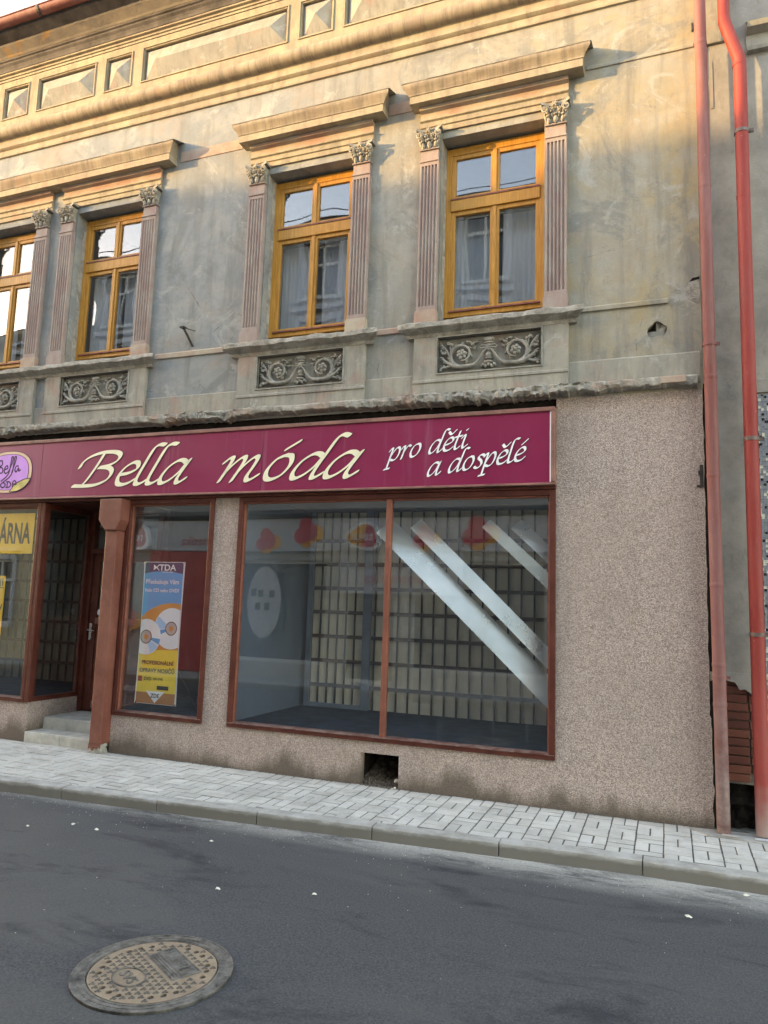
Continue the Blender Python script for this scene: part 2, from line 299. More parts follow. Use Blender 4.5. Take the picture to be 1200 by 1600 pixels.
    # prints
    for nme, c in (('print_navy', (0.008, 0.04, 0.10)), ('print_blue', (0.0, 0.34, 0.66)), ('print_orange', (0.66, 0.27, 0.045)), ('print_yellow', (0.88, 0.62, 0.06)),
                   ('print_white', (0.80, 0.82, 0.84)), ('print_black', (0.02, 0.02, 0.02)), ('print_paleblue', (0.33, 0.62, 0.86)), ('print_brown', (0.47, 0.19, 0.06)),
                   ('print_red', (0.42, 0.05, 0.05)), ('print_grey', (0.45, 0.40, 0.36)), ('poster_yellow', (0.85, 0.50, 0.03)), ('poster_ink', (0.035, 0.02, 0.015))):
        plain(nme, c, 0.45, 0.05, 4)
    # across the street
    plain('facade_pale', (0.40, 0.385, 0.36), 0.9, 0.12, 1.2, bump=0.2)
    plain('facade_ochre', (0.52, 0.43, 0.29), 0.9, 0.15, 1.0, bump=0.2)
    plain('fascia_white', (0.50, 0.50, 0.52), 0.5, 0.05, 1)
    plain('shopfront_red', (0.52, 0.035, 0.04), 0.4, 0.1, 2)
    plain('shop_grey', (0.09, 0.095, 0.105), 0.5, 0.1, 2)
    plain('white_paint', (0.62, 0.62, 0.60), 0.5, 0.06, 3)
    plain('text_brown', (0.22, 0.10, 0.07), 0.5, 0.05, 3)
    plain('text_red', (0.55, 0.07, 0.10), 0.5, 0.05, 3)
    plain('petal_red', (0.65, 0.06, 0.09), 0.5, 0.15, 8)
    plain('petal_orange', (0.80, 0.33, 0.03), 0.5, 0.1, 8)
    plain('roof_tile', (0.23, 0.10, 0.07), 0.8, 0.2, 5, bump=0.3)
    plain('roof_sheet', (0.17, 0.10, 0.085), 0.6, 0.2, 3)
    plain('eave_board', (0.10, 0.085, 0.075), 0.9, 0.35, 5, bump=0.3)
    b = MB('soffit_plaster', 0.95, spec=0.1)
    c = b.mix(b.ramp(b.noise(2.2, 7, 0.7), 0.4, 0.62), (0.22, 0.19, 0.16), (0.34, 0.28, 0.21))
    c = b.mix(b.ramp(b.noise(1.7, 7, 0.75, dist=0.6), 0.58, 0.64), c, (0.46, 0.25, 0.09))
    b.col(c); b.bump(b.noise(20, 6), 0.5, 0.01); M['soffit'] = b.m
    plain('step_concrete', (0.47, 0.455, 0.40), 0.85, 0.18, 7, bump=0.3, bscale=90)
    plain('leaf_scrap', (0.75, 0.72, 0.60), 0.8, 0.1, 20)
make_materials()

# ------------------------------------------------------------------ geometry helpers
class G:
    """collects shapes, built as ONE mesh object"""
    def __init__(s): s.v = []; s.f = []
    def add(s, vs, fs):
        o = len(s.v); s.v += [tuple(v) for v in vs]; s.f += [tuple(i+o for i in f) for f in fs]; return s
    def box(s, x0, x1, y0, y1, z0, z1):
        return s.add([(x0,y0,z0),(x1,y0,z0),(x1,y1,z0),(x0,y1,z0),(x0,y0,z1),(x1,y0,z1),(x1,y1,z1),(x0,y1,z1)],
                     [(0,3,2,1),(4,5,6,7),(0,1,5,4),(1,2,6,5),(2,3,7,6),(3,0,4,7)])
    def quad(s, a, b, c, d_): return s.add([a,b,c,d_], [(0,1,2,3)])
    def prism(s, pts, f0, f1):
        """pts 2D, f0/f1 map 2D->3D for the two caps"""
        n = len(pts); vs = [f0(*p) for p in pts] + [f1(*p) for p in pts]
        return s.add(vs, [tuple(range(n)), tuple(range(2*n-1, n-1, -1))] + [(i, i+n, (i+1)%n+n, (i+1)%n) for i in range(n)])
    def px(s, prof, x0, x1, m0=None, m1=None):
        """profile (y,z) run along x; m0/m1 mitre: extra length per y"""
        n = len(prof); a = lambda y: x0 + (m0*y if m0 else 0); b = lambda y: x1 - (m1*y if m1 else 0)
        vs = [(a(y), y, z) for y, z in prof] + [(b(y), y, z) for y, z in prof]
        return s.add(vs, [tuple(range(n)), tuple(range(2*n-1, n-1, -1))] + [(i, i+n, (i+1)%n+n, (i+1)%n) for i in range(n)])
    def tube(s, path, rad, seg=8, squash=None):
        path = [Vector(p) for p in path]; n = len(path); rad = rad if isinstance(rad, (list, tuple)) else [rad]*n
        vs = []; up = None
        for i, p in enumerate(path):
            t = (path[min(i+1, n-1)] - path[max(i-1, 0)]).normalized()
            if up is None: up = Vector((0,1,0)) if abs(t.y) < 0.9 else Vector((1,0,0))
            a = (up - t*up.dot(t)).normalized(); up = a; b = t.cross(a)
            for k in range(seg):
                q = 2*math.pi*k/seg; o = a*math.cos(q)*rad[i] + b*math.sin(q)*rad[i]
                if squash: o = Vector((o.x*squash[0], o.y*squash[1], o.z*squash[2]))
                vs.append(p+o)
        fs = [(i*seg+k, i*seg+(k+1)%seg, (i+1)*seg+(k+1)%seg, (i+1)*seg+k) for i in range(n-1) for k in range(seg)]
        fs += [tuple(range(seg-1, -1, -1)), tuple((n-1)*seg+k for k in range(seg))]
        return s.add(vs, fs)
    def ell(s, c, r, seg=8, rings=5, rot=0.0):
        """ellipsoid, rot about y (in the facade plane)"""
        vs = []; ca, sa = math.cos(rot), math.sin(rot)
        def P(x, y, z): x*=r[0]; y*=r[1]; z*=r[2]; return (c[0]+x*ca-z*sa, c[1]+y, c[2]+x*sa+z*ca)
        vs.append(P(0,-1,0))
        for i in range(1, rings):
            t = math.pi*i/rings
            for k in range(seg): q = 2*math.pi*k/seg; vs.append(P(math.sin(t)*math.cos(q), -math.cos(t), math.sin(t)*math.sin(q)))
        vs.append(P(0,1,0)); fs = [(0, 1+k, 1+(k+1)%seg) for k in range(seg)]
        for i in range(rings-2): fs += [(1+i*seg+k, 1+(i+1)*seg+k, 1+(i+1)*seg+(k+1)%seg, 1+i*seg+(k+1)%seg) for k in range(seg)]
        e = len(vs)-1; o = 1+(rings-2)*seg; fs += [(e, o+(k+1)%seg, o+k) for k in range(seg)]
        return s.add(vs, fs)
    def disc(s, c, r, z, n=48, r_in=None):
        pass
    def build(s, name, mat, parent=None, smooth=False, bev=0.0, kind=None, angle=40):
        off = Vector(parent['_o']) if parent is not None and '_o' in parent.keys() else Vector((0,0,0))
        me = bpy.data.meshes.new(name); me.from_pydata([tuple(Vector(v)-off) for v in s.v], [], s.f); me.materials.append(M[mat] if isinstance(mat, str) else mat)
        bm = bmesh.new(); bm.from_mesh(me); bmesh.ops.recalc_face_normals(bm, faces=bm.faces); bm.to_mesh(me); bm.free()
        if smooth:
            for p in me.polygons: p.use_smooth = True
            try: me.set_sharp_from_angle(angle=R(angle))
            except Exception: pass
        o = bpy.data.objects.new(name, me); C.objects.link(o)
        if parent is not None: o.parent = parent; o['_o'] = tuple(off)
        else: o['_o'] = (0.0, 0.0, 0.0)
        if bev:
            b = o.modifiers.new('bevel', 'BEVEL'); b.width = bev; b.segments = 2; b.limit_method = 'ANGLE'; b.angle_limit = R(35); b.harden_normals = False
        if kind: o['kind'] = kind
        return o
def tag(o, label, cat, group=None):
    o['label'] = label; o['category'] = cat
    if group: o['group'] = group
    return o
def thing(name, label, cat, loc=(0,0,0), group=None):
    o = bpy.data.objects.new(name, None); C.objects.link(o); o.location = loc; o['_o'] = tuple(float(x) for x in loc); o.empty_display_size = 0.2
    return tag(o, label, cat, group)
def copy_tree(o, offset, parent=None):
    c = o.copy(); C.objects.link(c); c.parent = parent if parent else o.parent
    c.location = Vector(o.location) + Vector(offset)
    for ch in o.children:
        k = ch.copy(); C.objects.link(k); k.parent = c
        for g in ch.children:
            q = g.copy(); C.objects.link(q); q.parent = k
    return c
def wall(x0, x1, z0, z1, holes, y, depth, back=True):
    """front sheet at y with rectangular holes (hx0,hx1,hz0,hz1) and their reveals"""
    g = G(); xs = sorted({x0, x1, *[h[0] for h in holes], *[h[1] for h in holes]}); zs = sorted({z0, z1, *[h[2] for h in holes], *[h[3] for h in holes]})
    xs = [x for x in xs if x0 <= x <= x1]; zs = [z for z in zs if z0 <= z <= z1]
    for i in range(len(xs)-1):
        for j in range(len(zs)-1):
            cx, cz = (xs[i]+xs[i+1])/2, (zs[j]+zs[j+1])/2
            if any(h[0] < cx < h[1] and h[2] < cz < h[3] for h in holes): continue
            g.quad((xs[i],y,zs[j]),(xs[i+1],y,zs[j]),(xs[i+1],y,zs[j+1]),(xs[i],y,zs[j+1]))
    for a, b, c, e in holes:
        g.quad((a,y,c),(a,y+depth,c),(a,y+depth,e),(a,y,e)); g.quad((b,y,c),(b,y,e),(b,y+depth,e),(b,y+depth,c))
        g.quad((a,y,e),(a,y+depth,e),(b,y+depth,e),(b,y,e))
        if c > z0: g.quad((a,y,c),(b,y,c),(b,y+depth,c),(a,y+depth,c))
    return g
def smooth_path(pts, n=9, closed=False):
    """Catmull-Rom"""
    out = []; m = len(pts); P = [Vector(p) for p in pts]
    for i in range(m-1):
        p0 = P[i-1] if i else P[0]*2-P[1]; p1, p2 = P[i], P[i+1]; p3 = P[i+2] if i+2 < m else P[-1]*2-P[-2]
        for k in range(n):
            t = k/n; out.append(0.5*((2*p1)+(p2-p0)*t+(2*p0-5*p1+4*p2-p3)*t*t+(3*p1-p0-3*p2+p3)*t**3))
    out.append(P[-1]); return out
def hull(pts):
    pts = sorted(set((round(a,6), round(b,6)) for a, b in pts))
    def half(ps):
        h = []
        for p in ps:
            while len(h) > 1 and (h[-1][0]-h[-2][0])*(p[1]-h[-2][1])-(h[-1][1]-h[-2][1])*(p[0]-h[-2][0]) <= 0: h.pop()
            h.append(p)
        return h
    a = half(pts); b = half(pts[::-1]); return a[:-1]+b[:-1]
def clip_half(poly, nx, ny, c):
    """keep nx*x+ny*y<=c"""
    out = []
    for i in range(len(poly)):
        a, b = poly[i], poly[(i+1)%len(poly)]; da = nx*a[0]+ny*a[1]-c; db = nx*b[0]+ny*b[1]-c
        if da <= 0: out.append(a)
        if (da < 0 < db) or (db < 0 < da): t = da/(da-db); out.append((a[0]+(b[0]-a[0])*t, a[1]+(b[1]-a[1])*t))
    return out
def clip_rect(poly, x0, x1, y0, y1):
    for nx, ny, c in ((-1,0,-x0),(1,0,x1),(0,-1,-y0),(0,1,y1)):
        poly = clip_half(poly, nx, ny, c)
        if not poly: return []
    return poly
class Sheet:
    """flat print on a plane: (u,v) -> world, layers stacked along the normal"""
    def __init__(s, o, U, V): s.o = Vector(o); s.U = Vector(U); s.V = Vector(V); s.N = s.U.cross(s.V).normalized()
    def at(s, u, v, k=0.0): return s.o + s.U*u + s.V*v + s.N*k
    def poly(s, g, pts, k):
        if len(pts) > 2: g.add([s.at(u, v, k) for u, v in pts], [tuple(range(len(pts)))])
def ellipse(cx, cy, rx, ry, n=40, a0=0, a1=2*math.pi):
    return [(cx+rx*math.cos(a0+(a1-a0)*i/n), cy+ry*math.sin(a0+(a1-a0)*i/n)) for i in range(n)]
def text_mesh(body, size, align='LEFT', bold=0.0):
    cu = bpy.data.curves.new('t', 'FONT'); cu.body = body; cu.size = size; cu.align_x = align; cu.resolution_u = 4; cu.offset = bold*size
    ob = bpy.data.objects.new('t', cu); C.objects.link(ob)
    dg = bpy.context.evaluated_depsgraph_get(); me = bpy.data.meshes.new_from_object(ob.evaluated_get(dg))
    vs = [(v.co.x, v.co.y) for v in me.vertices]; fs = [tuple(p.vertices) for p in me.polygons]
    bpy.data.objects.remove(ob); bpy.data.curves.remove(cu); bpy.data.meshes.remove(me); return vs, fs
def put_text(sheet, g, body, size, u, v, k, align='LEFT', sx=1.0, rot=0.0, bold=0.0):
    vs, fs = text_mesh(body, size, align, bold); c, s_ = math.cos(rot), math.sin(rot)
    g.add([sheet.at(u+(a*sx)*c-b*s_, v+(a*sx)*s_+b*c, k) for a, b in vs], fs)

# ------------------------------------------------------------------ ground: road, pavement, kerb
def kerb_y(x): return -1.058 + 0.067*(x+0.2) if x < -0.2 else -1.058 - 0.01*(x+0.2)
def build_ground():
    g = G(); g.quad((-300,-300,-0.20),(300,-300,-0.20),(300,300,-0.20),(-300,300,-0.20)); o = g.build('ground', 'earth'); o['kind'] = 'structure'
    g = G(); n = 30
    for i in range(n):
        xa, xb = -60+i*4, -56+i*4
        g.quad((xa,-7.3,-0.13),(xb,-7.3,-0.13),(xb,-0.6,-0.118),(xa,-0.6,-0.118))
    o = g.build('road', 'asphalt'); o['kind'] = 'structure'
    # pavement bed, pavers cut along the kerb, cement patch by the pipes
    g = G(); prof = [(-16, kerb_y(-16)+0.12), (-0.2, kerb_y(-0.2)+0.12), (8, kerb_y(8)+0.12), (8, 0.3), (-16, 0.3)]
    g.prism(prof, lambda x, y: (x, y, -0.0055+0.012*y), lambda x, y: (x, y, -0.2)); pv = g.build('pavement', 'paver_sand'); pv['kind'] = 'structure'
    cells = []
    s = 0.2045; x0 = -0.05
    for i in range(-48, 14):
        for j in range(0, 9):
            xa = x0+i*s; yb = -0.015-j*s*0.985; ya = yb-s*0.985
            if (i+j) % 2: rects = [(xa, xa+s, ya, (ya+yb)/2), (xa, xa+s, (ya+yb)/2, yb)]
            else: rects = [(xa, xa+s/2, ya, yb), (xa+s/2, xa+s, ya, yb)]
            for r in rects: cells.append(r)
    rng = random.Random(3); kept = []
    for (a, b, c, e) in cells:
        j = 0.0052; jx, jy = rng.uniform(-.0015,.0015), rng.uniform(-.0015,.0015)
        jy2 = .0085
        p = [(a+j+jx, c+jy2+jy), (b-j+jx, c+jy2+jy), (b-j+jx, e-jy2+jy), (a+j+jx, e-jy2+jy)]
        mx = (a+b)/2
        sl = 0.067 if mx < -0.2 else -0.01; k0 = kerb_y(mx)-sl*mx
        p = clip_half(p, sl, -1, -(k0+0.128))          # y >= kerb back edge
        if mx > 0.30: p = clip_half(p, 0, 1, -0.24)    # cement strip in front of the pipes
        if len(p) < 3: continue
        area = 0.5*abs(sum(p[i][0]*p[(i+1)%len(p)][1]-p[(i+1)%len(p)][0]*p[i][1] for i in range(len(p))))
        if area < 0.0015: continue
        kept.append((p, mx))
    vis = [k for k in kept if -6.35 < k[1] < 0.85]; rest = [k for k in kept if not -6.35 < k[1] < 0.85]
    vis.sort(key=lambda k: math.hypot(k[1], k[0][0][1]+6.9)); single, more = vis[:300], vis[300:]
    def paver(g, p):
        dz = rng.uniform(-.0025,.0025); tx, ty = rng.uniform(-.012,.012), rng.uniform(-.012,.012)
        cx = sum(q[0] for q in p)/len(p); cy = sum(q[1] for q in p)/len(p); n = len(p)
        top = lambda x, y: 0.012*y + dz + tx*(x-cx) + ty*(y-cy)
        ins = [(cx+(x-cx)*(1-0.004/max(.02, abs(x-cx)+1e-6)), cy+(y-cy)*(1-0.004/max(.02, abs(y-cy)+1e-6))) for x, y in p]
        vs = [(x, y, top(x, y)) for x, y in ins]+[(x, y, top(x, y)-.004) for x, y in p]+[(x, y, -0.05) for x, y in p]
        fs = [tuple(range(n))]+[(i, (i+1)%n, (i+1)%n+n, i+n) for i in range(n)]+[(i+n, (i+1)%n+n, (i+1)%n+2*n, i+2*n) for i in range(n)]
        g.add(vs, fs)
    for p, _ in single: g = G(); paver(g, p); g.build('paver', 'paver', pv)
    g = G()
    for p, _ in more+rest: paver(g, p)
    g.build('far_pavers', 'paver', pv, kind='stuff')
    g = G()                                             # rough cement patch under the downpipes
    P = [(0.12,-.06),(0.30,-.02),(0.95,-.02),(0.95,-.25),(0.60,-.245),(0.42,-.21),(0.30,-.235),(0.2,-.13)]
    g.prism(P, lambda x, y: (x, y, 0.006+0.01*noise.noise((x*9, y*9, 1))), lambda x, y: (x, y, -0.03)); g.build('cement_patch', 'kerb', pv)
    g = G()                                             # grit gathered along the foot of the wall
    for i in range(1100):
        x = rng.uniform(-6.0, 0.3); y = -0.008-abs(rng.gauss(0, .018)); r = rng.uniform(.002,.006)
        g.ell((x, y, 0.002), (r, r, r*.6), 5, 3)
    g.build('grit', 'rubble', pv, kind='stuff')
    # kerb stones about a metre long
    kr = bpy.data.objects.new('kerb', None); C.objects.link(kr); kr['kind'] = 'structure'; kr['_o'] = (0.0,0.0,0.0)
    js = [-13.2,-12.2,-11.2,-10.2,-9.2,-8.2,-7.2,-6.2,-5.205,-4.202,-3.234,-2.221,-1.214,-0.189,0.81,1.81,2.8]
    for a, b in zip(js, js[1:]):
        g = G(); g0, g1 = a+0.004, b-0.004; dz = rng.uniform(-.004,.004)
        n = 44; pr = [(0.12,0.0),(0.115,0.004),(0.011,0.0),(0.002,-0.008),(0.0,-0.03),(0.0,-0.2),(0.12,-0.2)]
        for i in range(n):
            pass
        vs = []
        for i in range(n+1):
            x = g0+(g1-g0)*i/n
            for yy, zz in pr:
                chip = 0.010*max(0, noise.noise((x*9, a, zz*22))-.05)+0.003*noise.noise((x*30, a, zz*40)) if zz > -0.1 and yy < 0.05 else 0
                vs.append((x, kerb_y(x)+yy+chip, -0.014+dz+zz-chip*.6))
        m = len(pr); fs = [(i*m+k, (i+1)*m+k, (i+1)*m+(k+1)%m, i*m+(k+1)%m) for i in range(n) for k in range(m)]+[tuple(range(m)), tuple(n*m+k for k in range(m-1,-1,-1))]
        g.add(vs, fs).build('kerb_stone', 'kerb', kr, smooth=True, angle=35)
build_ground()

# ------------------------------------------------------------------ the old building
WIN = (-1.61, -3.70, -6.53, -8.27)          # window axes of the upper storey
XL, XR = -16.0, 0.33
def old_building():
    B = thing('old_building', 'weathered two-storey plaster house with fluted pilasters, wooden windows and a shop below', 'building', (-5, 0, 0))
    hw = 0.535
    # ---- upper wall with window openings and the broken-out hole near the pipe
    hole = (-0.175, 0.075, 4.19, 4.46)
    wall(XL, XR, 3.74, 8.2, [(c-hw, c+hw, 4.62, 6.66) for c in WIN]+[(c-.52, c+.52, 4.075, 4.445) for c in WIN]+[hole], 0.0, 0.26).build('upper_wall', 'plaster', B)
    g = G(); g.quad((XR,0,3.74),(XR,0.5,3.74),(XR,0.5,9.0),(XR,0,9.0)); g.quad((XR,-.02,8.2),(XR,0.5,8.2),(XR,0.5,9.0),(XR,-.02,9.0)); g.build('wall_return', 'plaster', B)
    # the hole: plaster collar with an irregular edge, torn brick inside
    g = G(); n = 24; cx, cz = (hole[0]+hole[1])/2, (hole[2]+hole[3])/2; inner = []; outer = []
    shape = [1.0,.95,.86,.80,.78,.80,.84,.78,.70,.66,.72,.80,.88,.92,.9,.86,.78,.66,.60,.62,.70,.82,.92,.98]
    for i in range(n):
        a = 2*math.pi*i/n; r = .092*shape[i]*(1+.12*noise.noise((i*1.7, 0, 4)))
        inner.append((cx+r*math.cos(a)*1.0, cz+r*math.sin(a)*1.1))
        t = 1/max(abs(math.cos(a))/(.125), abs(math.sin(a))/(.135)); t *= 1.16; outer.append((cx+t*math.cos(a), cz+t*math.sin(a)))
    g.add([(x,-.0012,z) for x,z in outer]+[(x,-.0012,z) for x,z in inner]+[(x,.05,z) for x,z in inner],
          [(i,(i+1)%n,(i+1)%n+n,i+n) for i in range(n)]+[(i+n,(i+1)%n+n,(i+1)%n+2*n,i+2*n) for i in range(n)])
    g.build('hole_edge', 'plaster', B)
    g = G(); m = 9; vs = []
    for i in range(m):
        for j in range(m):
            x = hole[0]+(hole[1]-hole[0])*i/(m-1); z = hole[2]+(hole[3]-hole[2])*j/(m-1)
            dp = .035+.025*noise.noise((x*30, z*30, 2)) + (.12 if x < cx-.01 and z > cz+.025 else 0); vs.append((x, dp, z))
    g.add(vs, [(i*m+j,(i+1)*m+j,(i+1)*m+j+1,i*m+j+1) for i in range(m-1) for j in range(m-1)]); g.build('torn_brickwork', 'ornament', B)
    # torn plaster and a gap beside the pipe
    g = G(); pts = [(0.20,4.64),(0.225,4.74),(0.26,4.79),(0.31,4.80),(0.325,4.60),(0.31,4.53),(0.25,4.57)]
    g.prism(pts, lambda x, z: (x,-.004+.004*noise.noise((x*40,z*40,0)),z), lambda x, z: (x,.01,z)); g.build('torn_plaster', 'masonry', B)
    g = G(); g.prism([(0.235,4.75),(0.262,4.783),(0.32,4.79),(0.32,4.765)], lambda x, z: (x,-.007,z), lambda x, z: (x,.0,z)); g.build('torn_gap', 'dark_cavity', B)
    # ---- string courses
    for a, b in ((XL,-9.13),(-5.66,-4.57),(-2.83,-2.48)):
        g = G(); g.px([(0,4.555),(-.018,4.56),(-.022,4.61),(-.01,4.625),(0,4.625)], a, b); g.build('string_course', 'red_plaster', B)
    g = G(); g.px([(0,4.565),(-.02,4.567),(-.022,4.605),(-.01,4.62),(0,4.62)], -0.74, 0.055); g.build('string_course', 'plaster', B, bev=.003)
    g = G(); g.px([(0,3.80),(-.014,3.80),(-.014,4.075),(-.006,4.088),(0,4.088)], XL, XR-.02); g.build('base_band', 'panel', B)
    # red painted band at hood height, and the long crack line over it
    for a, b in ((XL,-9.2),(-5.50,-4.62),(-2.76,-2.50)):
        g = G(); g.px([(0,7.06),(-.008,7.06),(-.008,7.19),(0,7.19)], a, b); g.build('red_band', 'red_plaster', B)
    g = G(); g.px([(0,7.075),(-.012,7.078),(-.012,7.10),(0,7.125)], -0.66, 0.315); g.build('drip_edge', 'plaster', B)
    # ---- broken stone ledge over the shop
    g = G(); nx = 1300; vs = []; xa, xb = -10.5, 0.285
    for i in range(nx+1):
        x = xa+(xb-xa)*i/nx
        whole = max(0, min(1, 1.4-abs(x-0.09)/.12))
        ru = max(0.10, min(1, .38+1.7*noise.noise((x*.7, 3.3, 0)) + (.5 if -1.9 < x < -.35 else 0)))*(1-whole)      # how rubbly this stretch is
        ch = noise.voronoi((x*5.0, 1.5, 0))[0]; chip = max(0, .28-ch[0])*(.24*ru+.05)
        lip = -.098+.030*noise.noise((x*1.6, 0, 5))+chip+.02*ru*noise.noise((x*13, 2, 2)); zt = 3.858+.012*noise.noise((x*2.3, 8, 1)); th = .052+.022*noise.noise((x*1.9, 4, 4))+.02*ru
        zb = zt-.022-th+.022*ru*noise.fractal((x*8, 6, 6), .7, 2.2, 4)-.010*(ch[1]-ch[0] < .06)
        prof = [(.01,zt+.016),(-.03,zt+.008),(lip*.72,zt),(lip*.94,zt-.006),(lip,zt-.020),(lip*1.01,zt-.5*th-.015),(lip*.97,zb+.01),(lip*.85,zb),(-.035,zb-.012+.01*noise.noise((x*9,1,1))),(.05,zb-.02)]
        m = len(prof)
        for k, (y, z) in enumerate(prof):
            e = 0 if k in (0, m-1) else ru*.021+.003
            vs.append((x+.006*ru*noise.noise((x*20, k*2.2, 5)), y+e*noise.fractal((x*10, k*1.1, 2), .7, 2.1, 5), z+e*.6*noise.fractal((x*9, k*1.3, 7), .7, 2.1, 4)))
    g.add(vs, [(i*m+k,(i+1)*m+k,(i+1)*m+k+1,i*m+k+1) for i in range(nx) for k in range(m-1)]+[tuple(range(m)), tuple(nx*m+k for k in range(m))])
    g.build('broken_ledge', 'masonry', B, smooth=True, angle=22)
    g = G(); g.box(-.02, .19, -.108, -.02, 3.785, 3.848); g.build('ledge_tile', 'red_plaster', B, bev=.006)
    # ---- windows: one built, then copied along the storey
    def window(c):
        z0, z1 = 4.735, 6.625; y0 = 0.155; a, b = c-hw+.004, c+hw-.004
        g = G(); f = .062
        g.box(a,a+f,y0,y0+.07,z0,z1); g.box(b-f,b,y0,y0+.07,z0,z1); g.box(a+f,b-f,y0+.001,y0+.07,z1-f-.02,z1); g.box(a+f,b-f,y0+.001,y0+.07,z0,z0+.05)
        g.box(a+f,b-f,y0-.012,y0+.069,5.905,6.03)
        w = g.build('window', 'wood', B, bev=.004)
        iz = ((z0+.05, 5.905), (6.03, z1-f-.02))
        for k, (zz0, zz1) in enumerate(iz):
            for s in (-1, 1):
                xa, xb = (a+f, c-.001) if s < 0 else (c+.001, b-f); t = .046
                g = G(); g.box(xa,xa+t,y0+.008,y0+.055,zz0,zz1); g.box(xb-t,xb,y0+.008,y0+.055,zz0,zz1); g.box(xa+t,xb-t,y0+.009,y0+.055,zz1-t,zz1); g.box(xa+t,xb-t,y0+.009,y0+.055,zz0,zz0+t)
                g.build('sash', 'wood', w, bev=.004)
                g = G(); g.box(xa+t-.005,xb-t+.005,y0+.028,y0+.034,zz0+t-.005,zz1-t+.005); g.build('pane', 'glass_upper', w)
            g = G(); g.box(a+f-.004,b-f+.004,y0-.02,y0+.01,zz0-.003,zz0+.016); g.build('weather_bar', 'red_flashing', w, bev=.003)
            g = G(); g.box(c-.021,c+.021,y0-.006,y0+.01,zz0+.016,zz1-.002); g.build('mullion', 'wood', w, bev=.006)
        # net curtains and the room behind
        for s, (xa, xb) in ((0, (a+.05, c-.04)), (1, (c+.05, b-.05))):
            g = G(); vs = []; nn = 60
            for i in range(nn+1):
                x = xa+(xb-xa)*i/nn; yy = .34+.008*math.sin(i*.13+c*3)+.0015*math.sin(i*.6+c)+.03*(1-abs(2*i/nn-1))
                sag = 0.10*(1-abs(2*i/nn-1))*(1 if s == 0 else .2)
                vs += [(x, yy, 4.80+sag), (x, yy+.004*math.sin(i*.9), 5.90)]
            g.add(vs, [(2*i,2*i+2,2*i+3,2*i+1) for i in range(nn)]); g.build('curtain', 'curtain', w, smooth=True)
        g = G(); ra, rb, rz0, rz1, ry = c-.85, c+.85, 4.4, 6.95, 2.6
        g.quad((ra,ry,rz0),(rb,ry,rz0),(rb,ry,rz1),(ra,ry,rz1)); g.quad((ra,.26,rz0),(ra,ry,rz0),(ra,ry,rz1),(ra,.26,rz1)); g.quad((rb,.26,rz0),(rb,ry,rz0),(rb,ry,rz1),(rb,.26,rz1))
        g.quad((ra,.26,rz0),(rb,.26,rz0),(rb,ry,rz0),(ra,ry,rz0)); g.quad((ra,.26,rz1),(rb,.26,rz1),(rb,ry,rz1),(ra,ry,rz1))
        for p in ((ra,c-hw),(c+hw,rb)): g.quad((p[0],.262,rz0),(p[1],.262,rz0),(p[1],.262,rz1),(p[0],.262,rz1))
        g.build('room_lining', 'room_wall', w)
        # patched render round the frame
        g = G(); vs = []; nn = 40
        for i in range(nn+1):
            z = 4.64+(6.63-4.64)*i/nn; vs += [(c-hw+.0015, .10+.035*noise.fractal((z*4, c, 1), .9, 2, 4), z), (c-hw+.010, .158, z)]
        g.add(vs, [(2*i,2*i+2,2*i+3,2*i+1) for i in range(nn)]); g.build('patched_reveal', 'masonry', w)
        return w
    for c in WIN: window(c)
    # ---- pilasters with fluted shafts
    def pilaster(xc):
        g = G(); hwid = .103; P = [(-hwid,.0),(-hwid,-.058)]
        for k in range(5):
            fc = -.072+.036*k
            for q in range(7):
                t = math.pi*q/6; P.append((fc-.0125*math.cos(t), -.058+.016*math.sin(t)))
        P += [(hwid,-.058),(hwid,.0)]
        g.prism(P, lambda x, y: (xc+x, y, 4.80), lambda x, y: (xc+x, y, 6.35))
        g.box(xc-hwid,xc+hwid,-.058,0,4.755,4.80); g.box(xc-hwid,xc+hwid,-.058,0,6.35,6.39)
        p = g.build('pilaster', 'pilaster', B, bev=0)
        g = G(); g.box(xc-.118,xc+.118,-.075,0,4.605,4.735); g.box(xc-.112,xc+.112,-.067,0,4.735,4.755); g.build('plinth', 'red_plaster' if int(xc*7) % 2 else 'pilaster', p, bev=.005)
        g = G(); g.box(xc-hwid-.004,xc+hwid+.004,-.068,0,6.39,6.41); g.box(xc-hwid+.006,xc+hwid-.006,-.05,0,6.41,6.525); g.box(xc-hwid-.004,xc+hwid+.004,-.068,0,6.525,6.54); g.build('necking', 'pilaster', p, bev=.004)
        # leafy capital
        g = G()
        bell = [(-.094,6.54),(-.088,6.60),(-.092,6.65),(-.115,6.71),(.115,6.71),(.092,6.65),(.088,6.60),(.094,6.54)]
        g.prism(bell, lambda x, z: (xc+x,-.058-(z-6.54)*.12,z), lambda x, z: (xc+x,0,z))
        ab = [(-.138,0),(-.138,-.115)]+[(-.138+.276*i/8, -.115+.032*math.sin(math.pi*i/8)) for i in range(1,8)]+[(.138,-.115),(.138,0)]
        def sag(x): return 6.712+.022*(abs(x)/.138)**2
        g.prism(ab, lambda x, y: (xc+x,y,sag(x)), lambda x, y: (xc+x,y,sag(x)+.026))
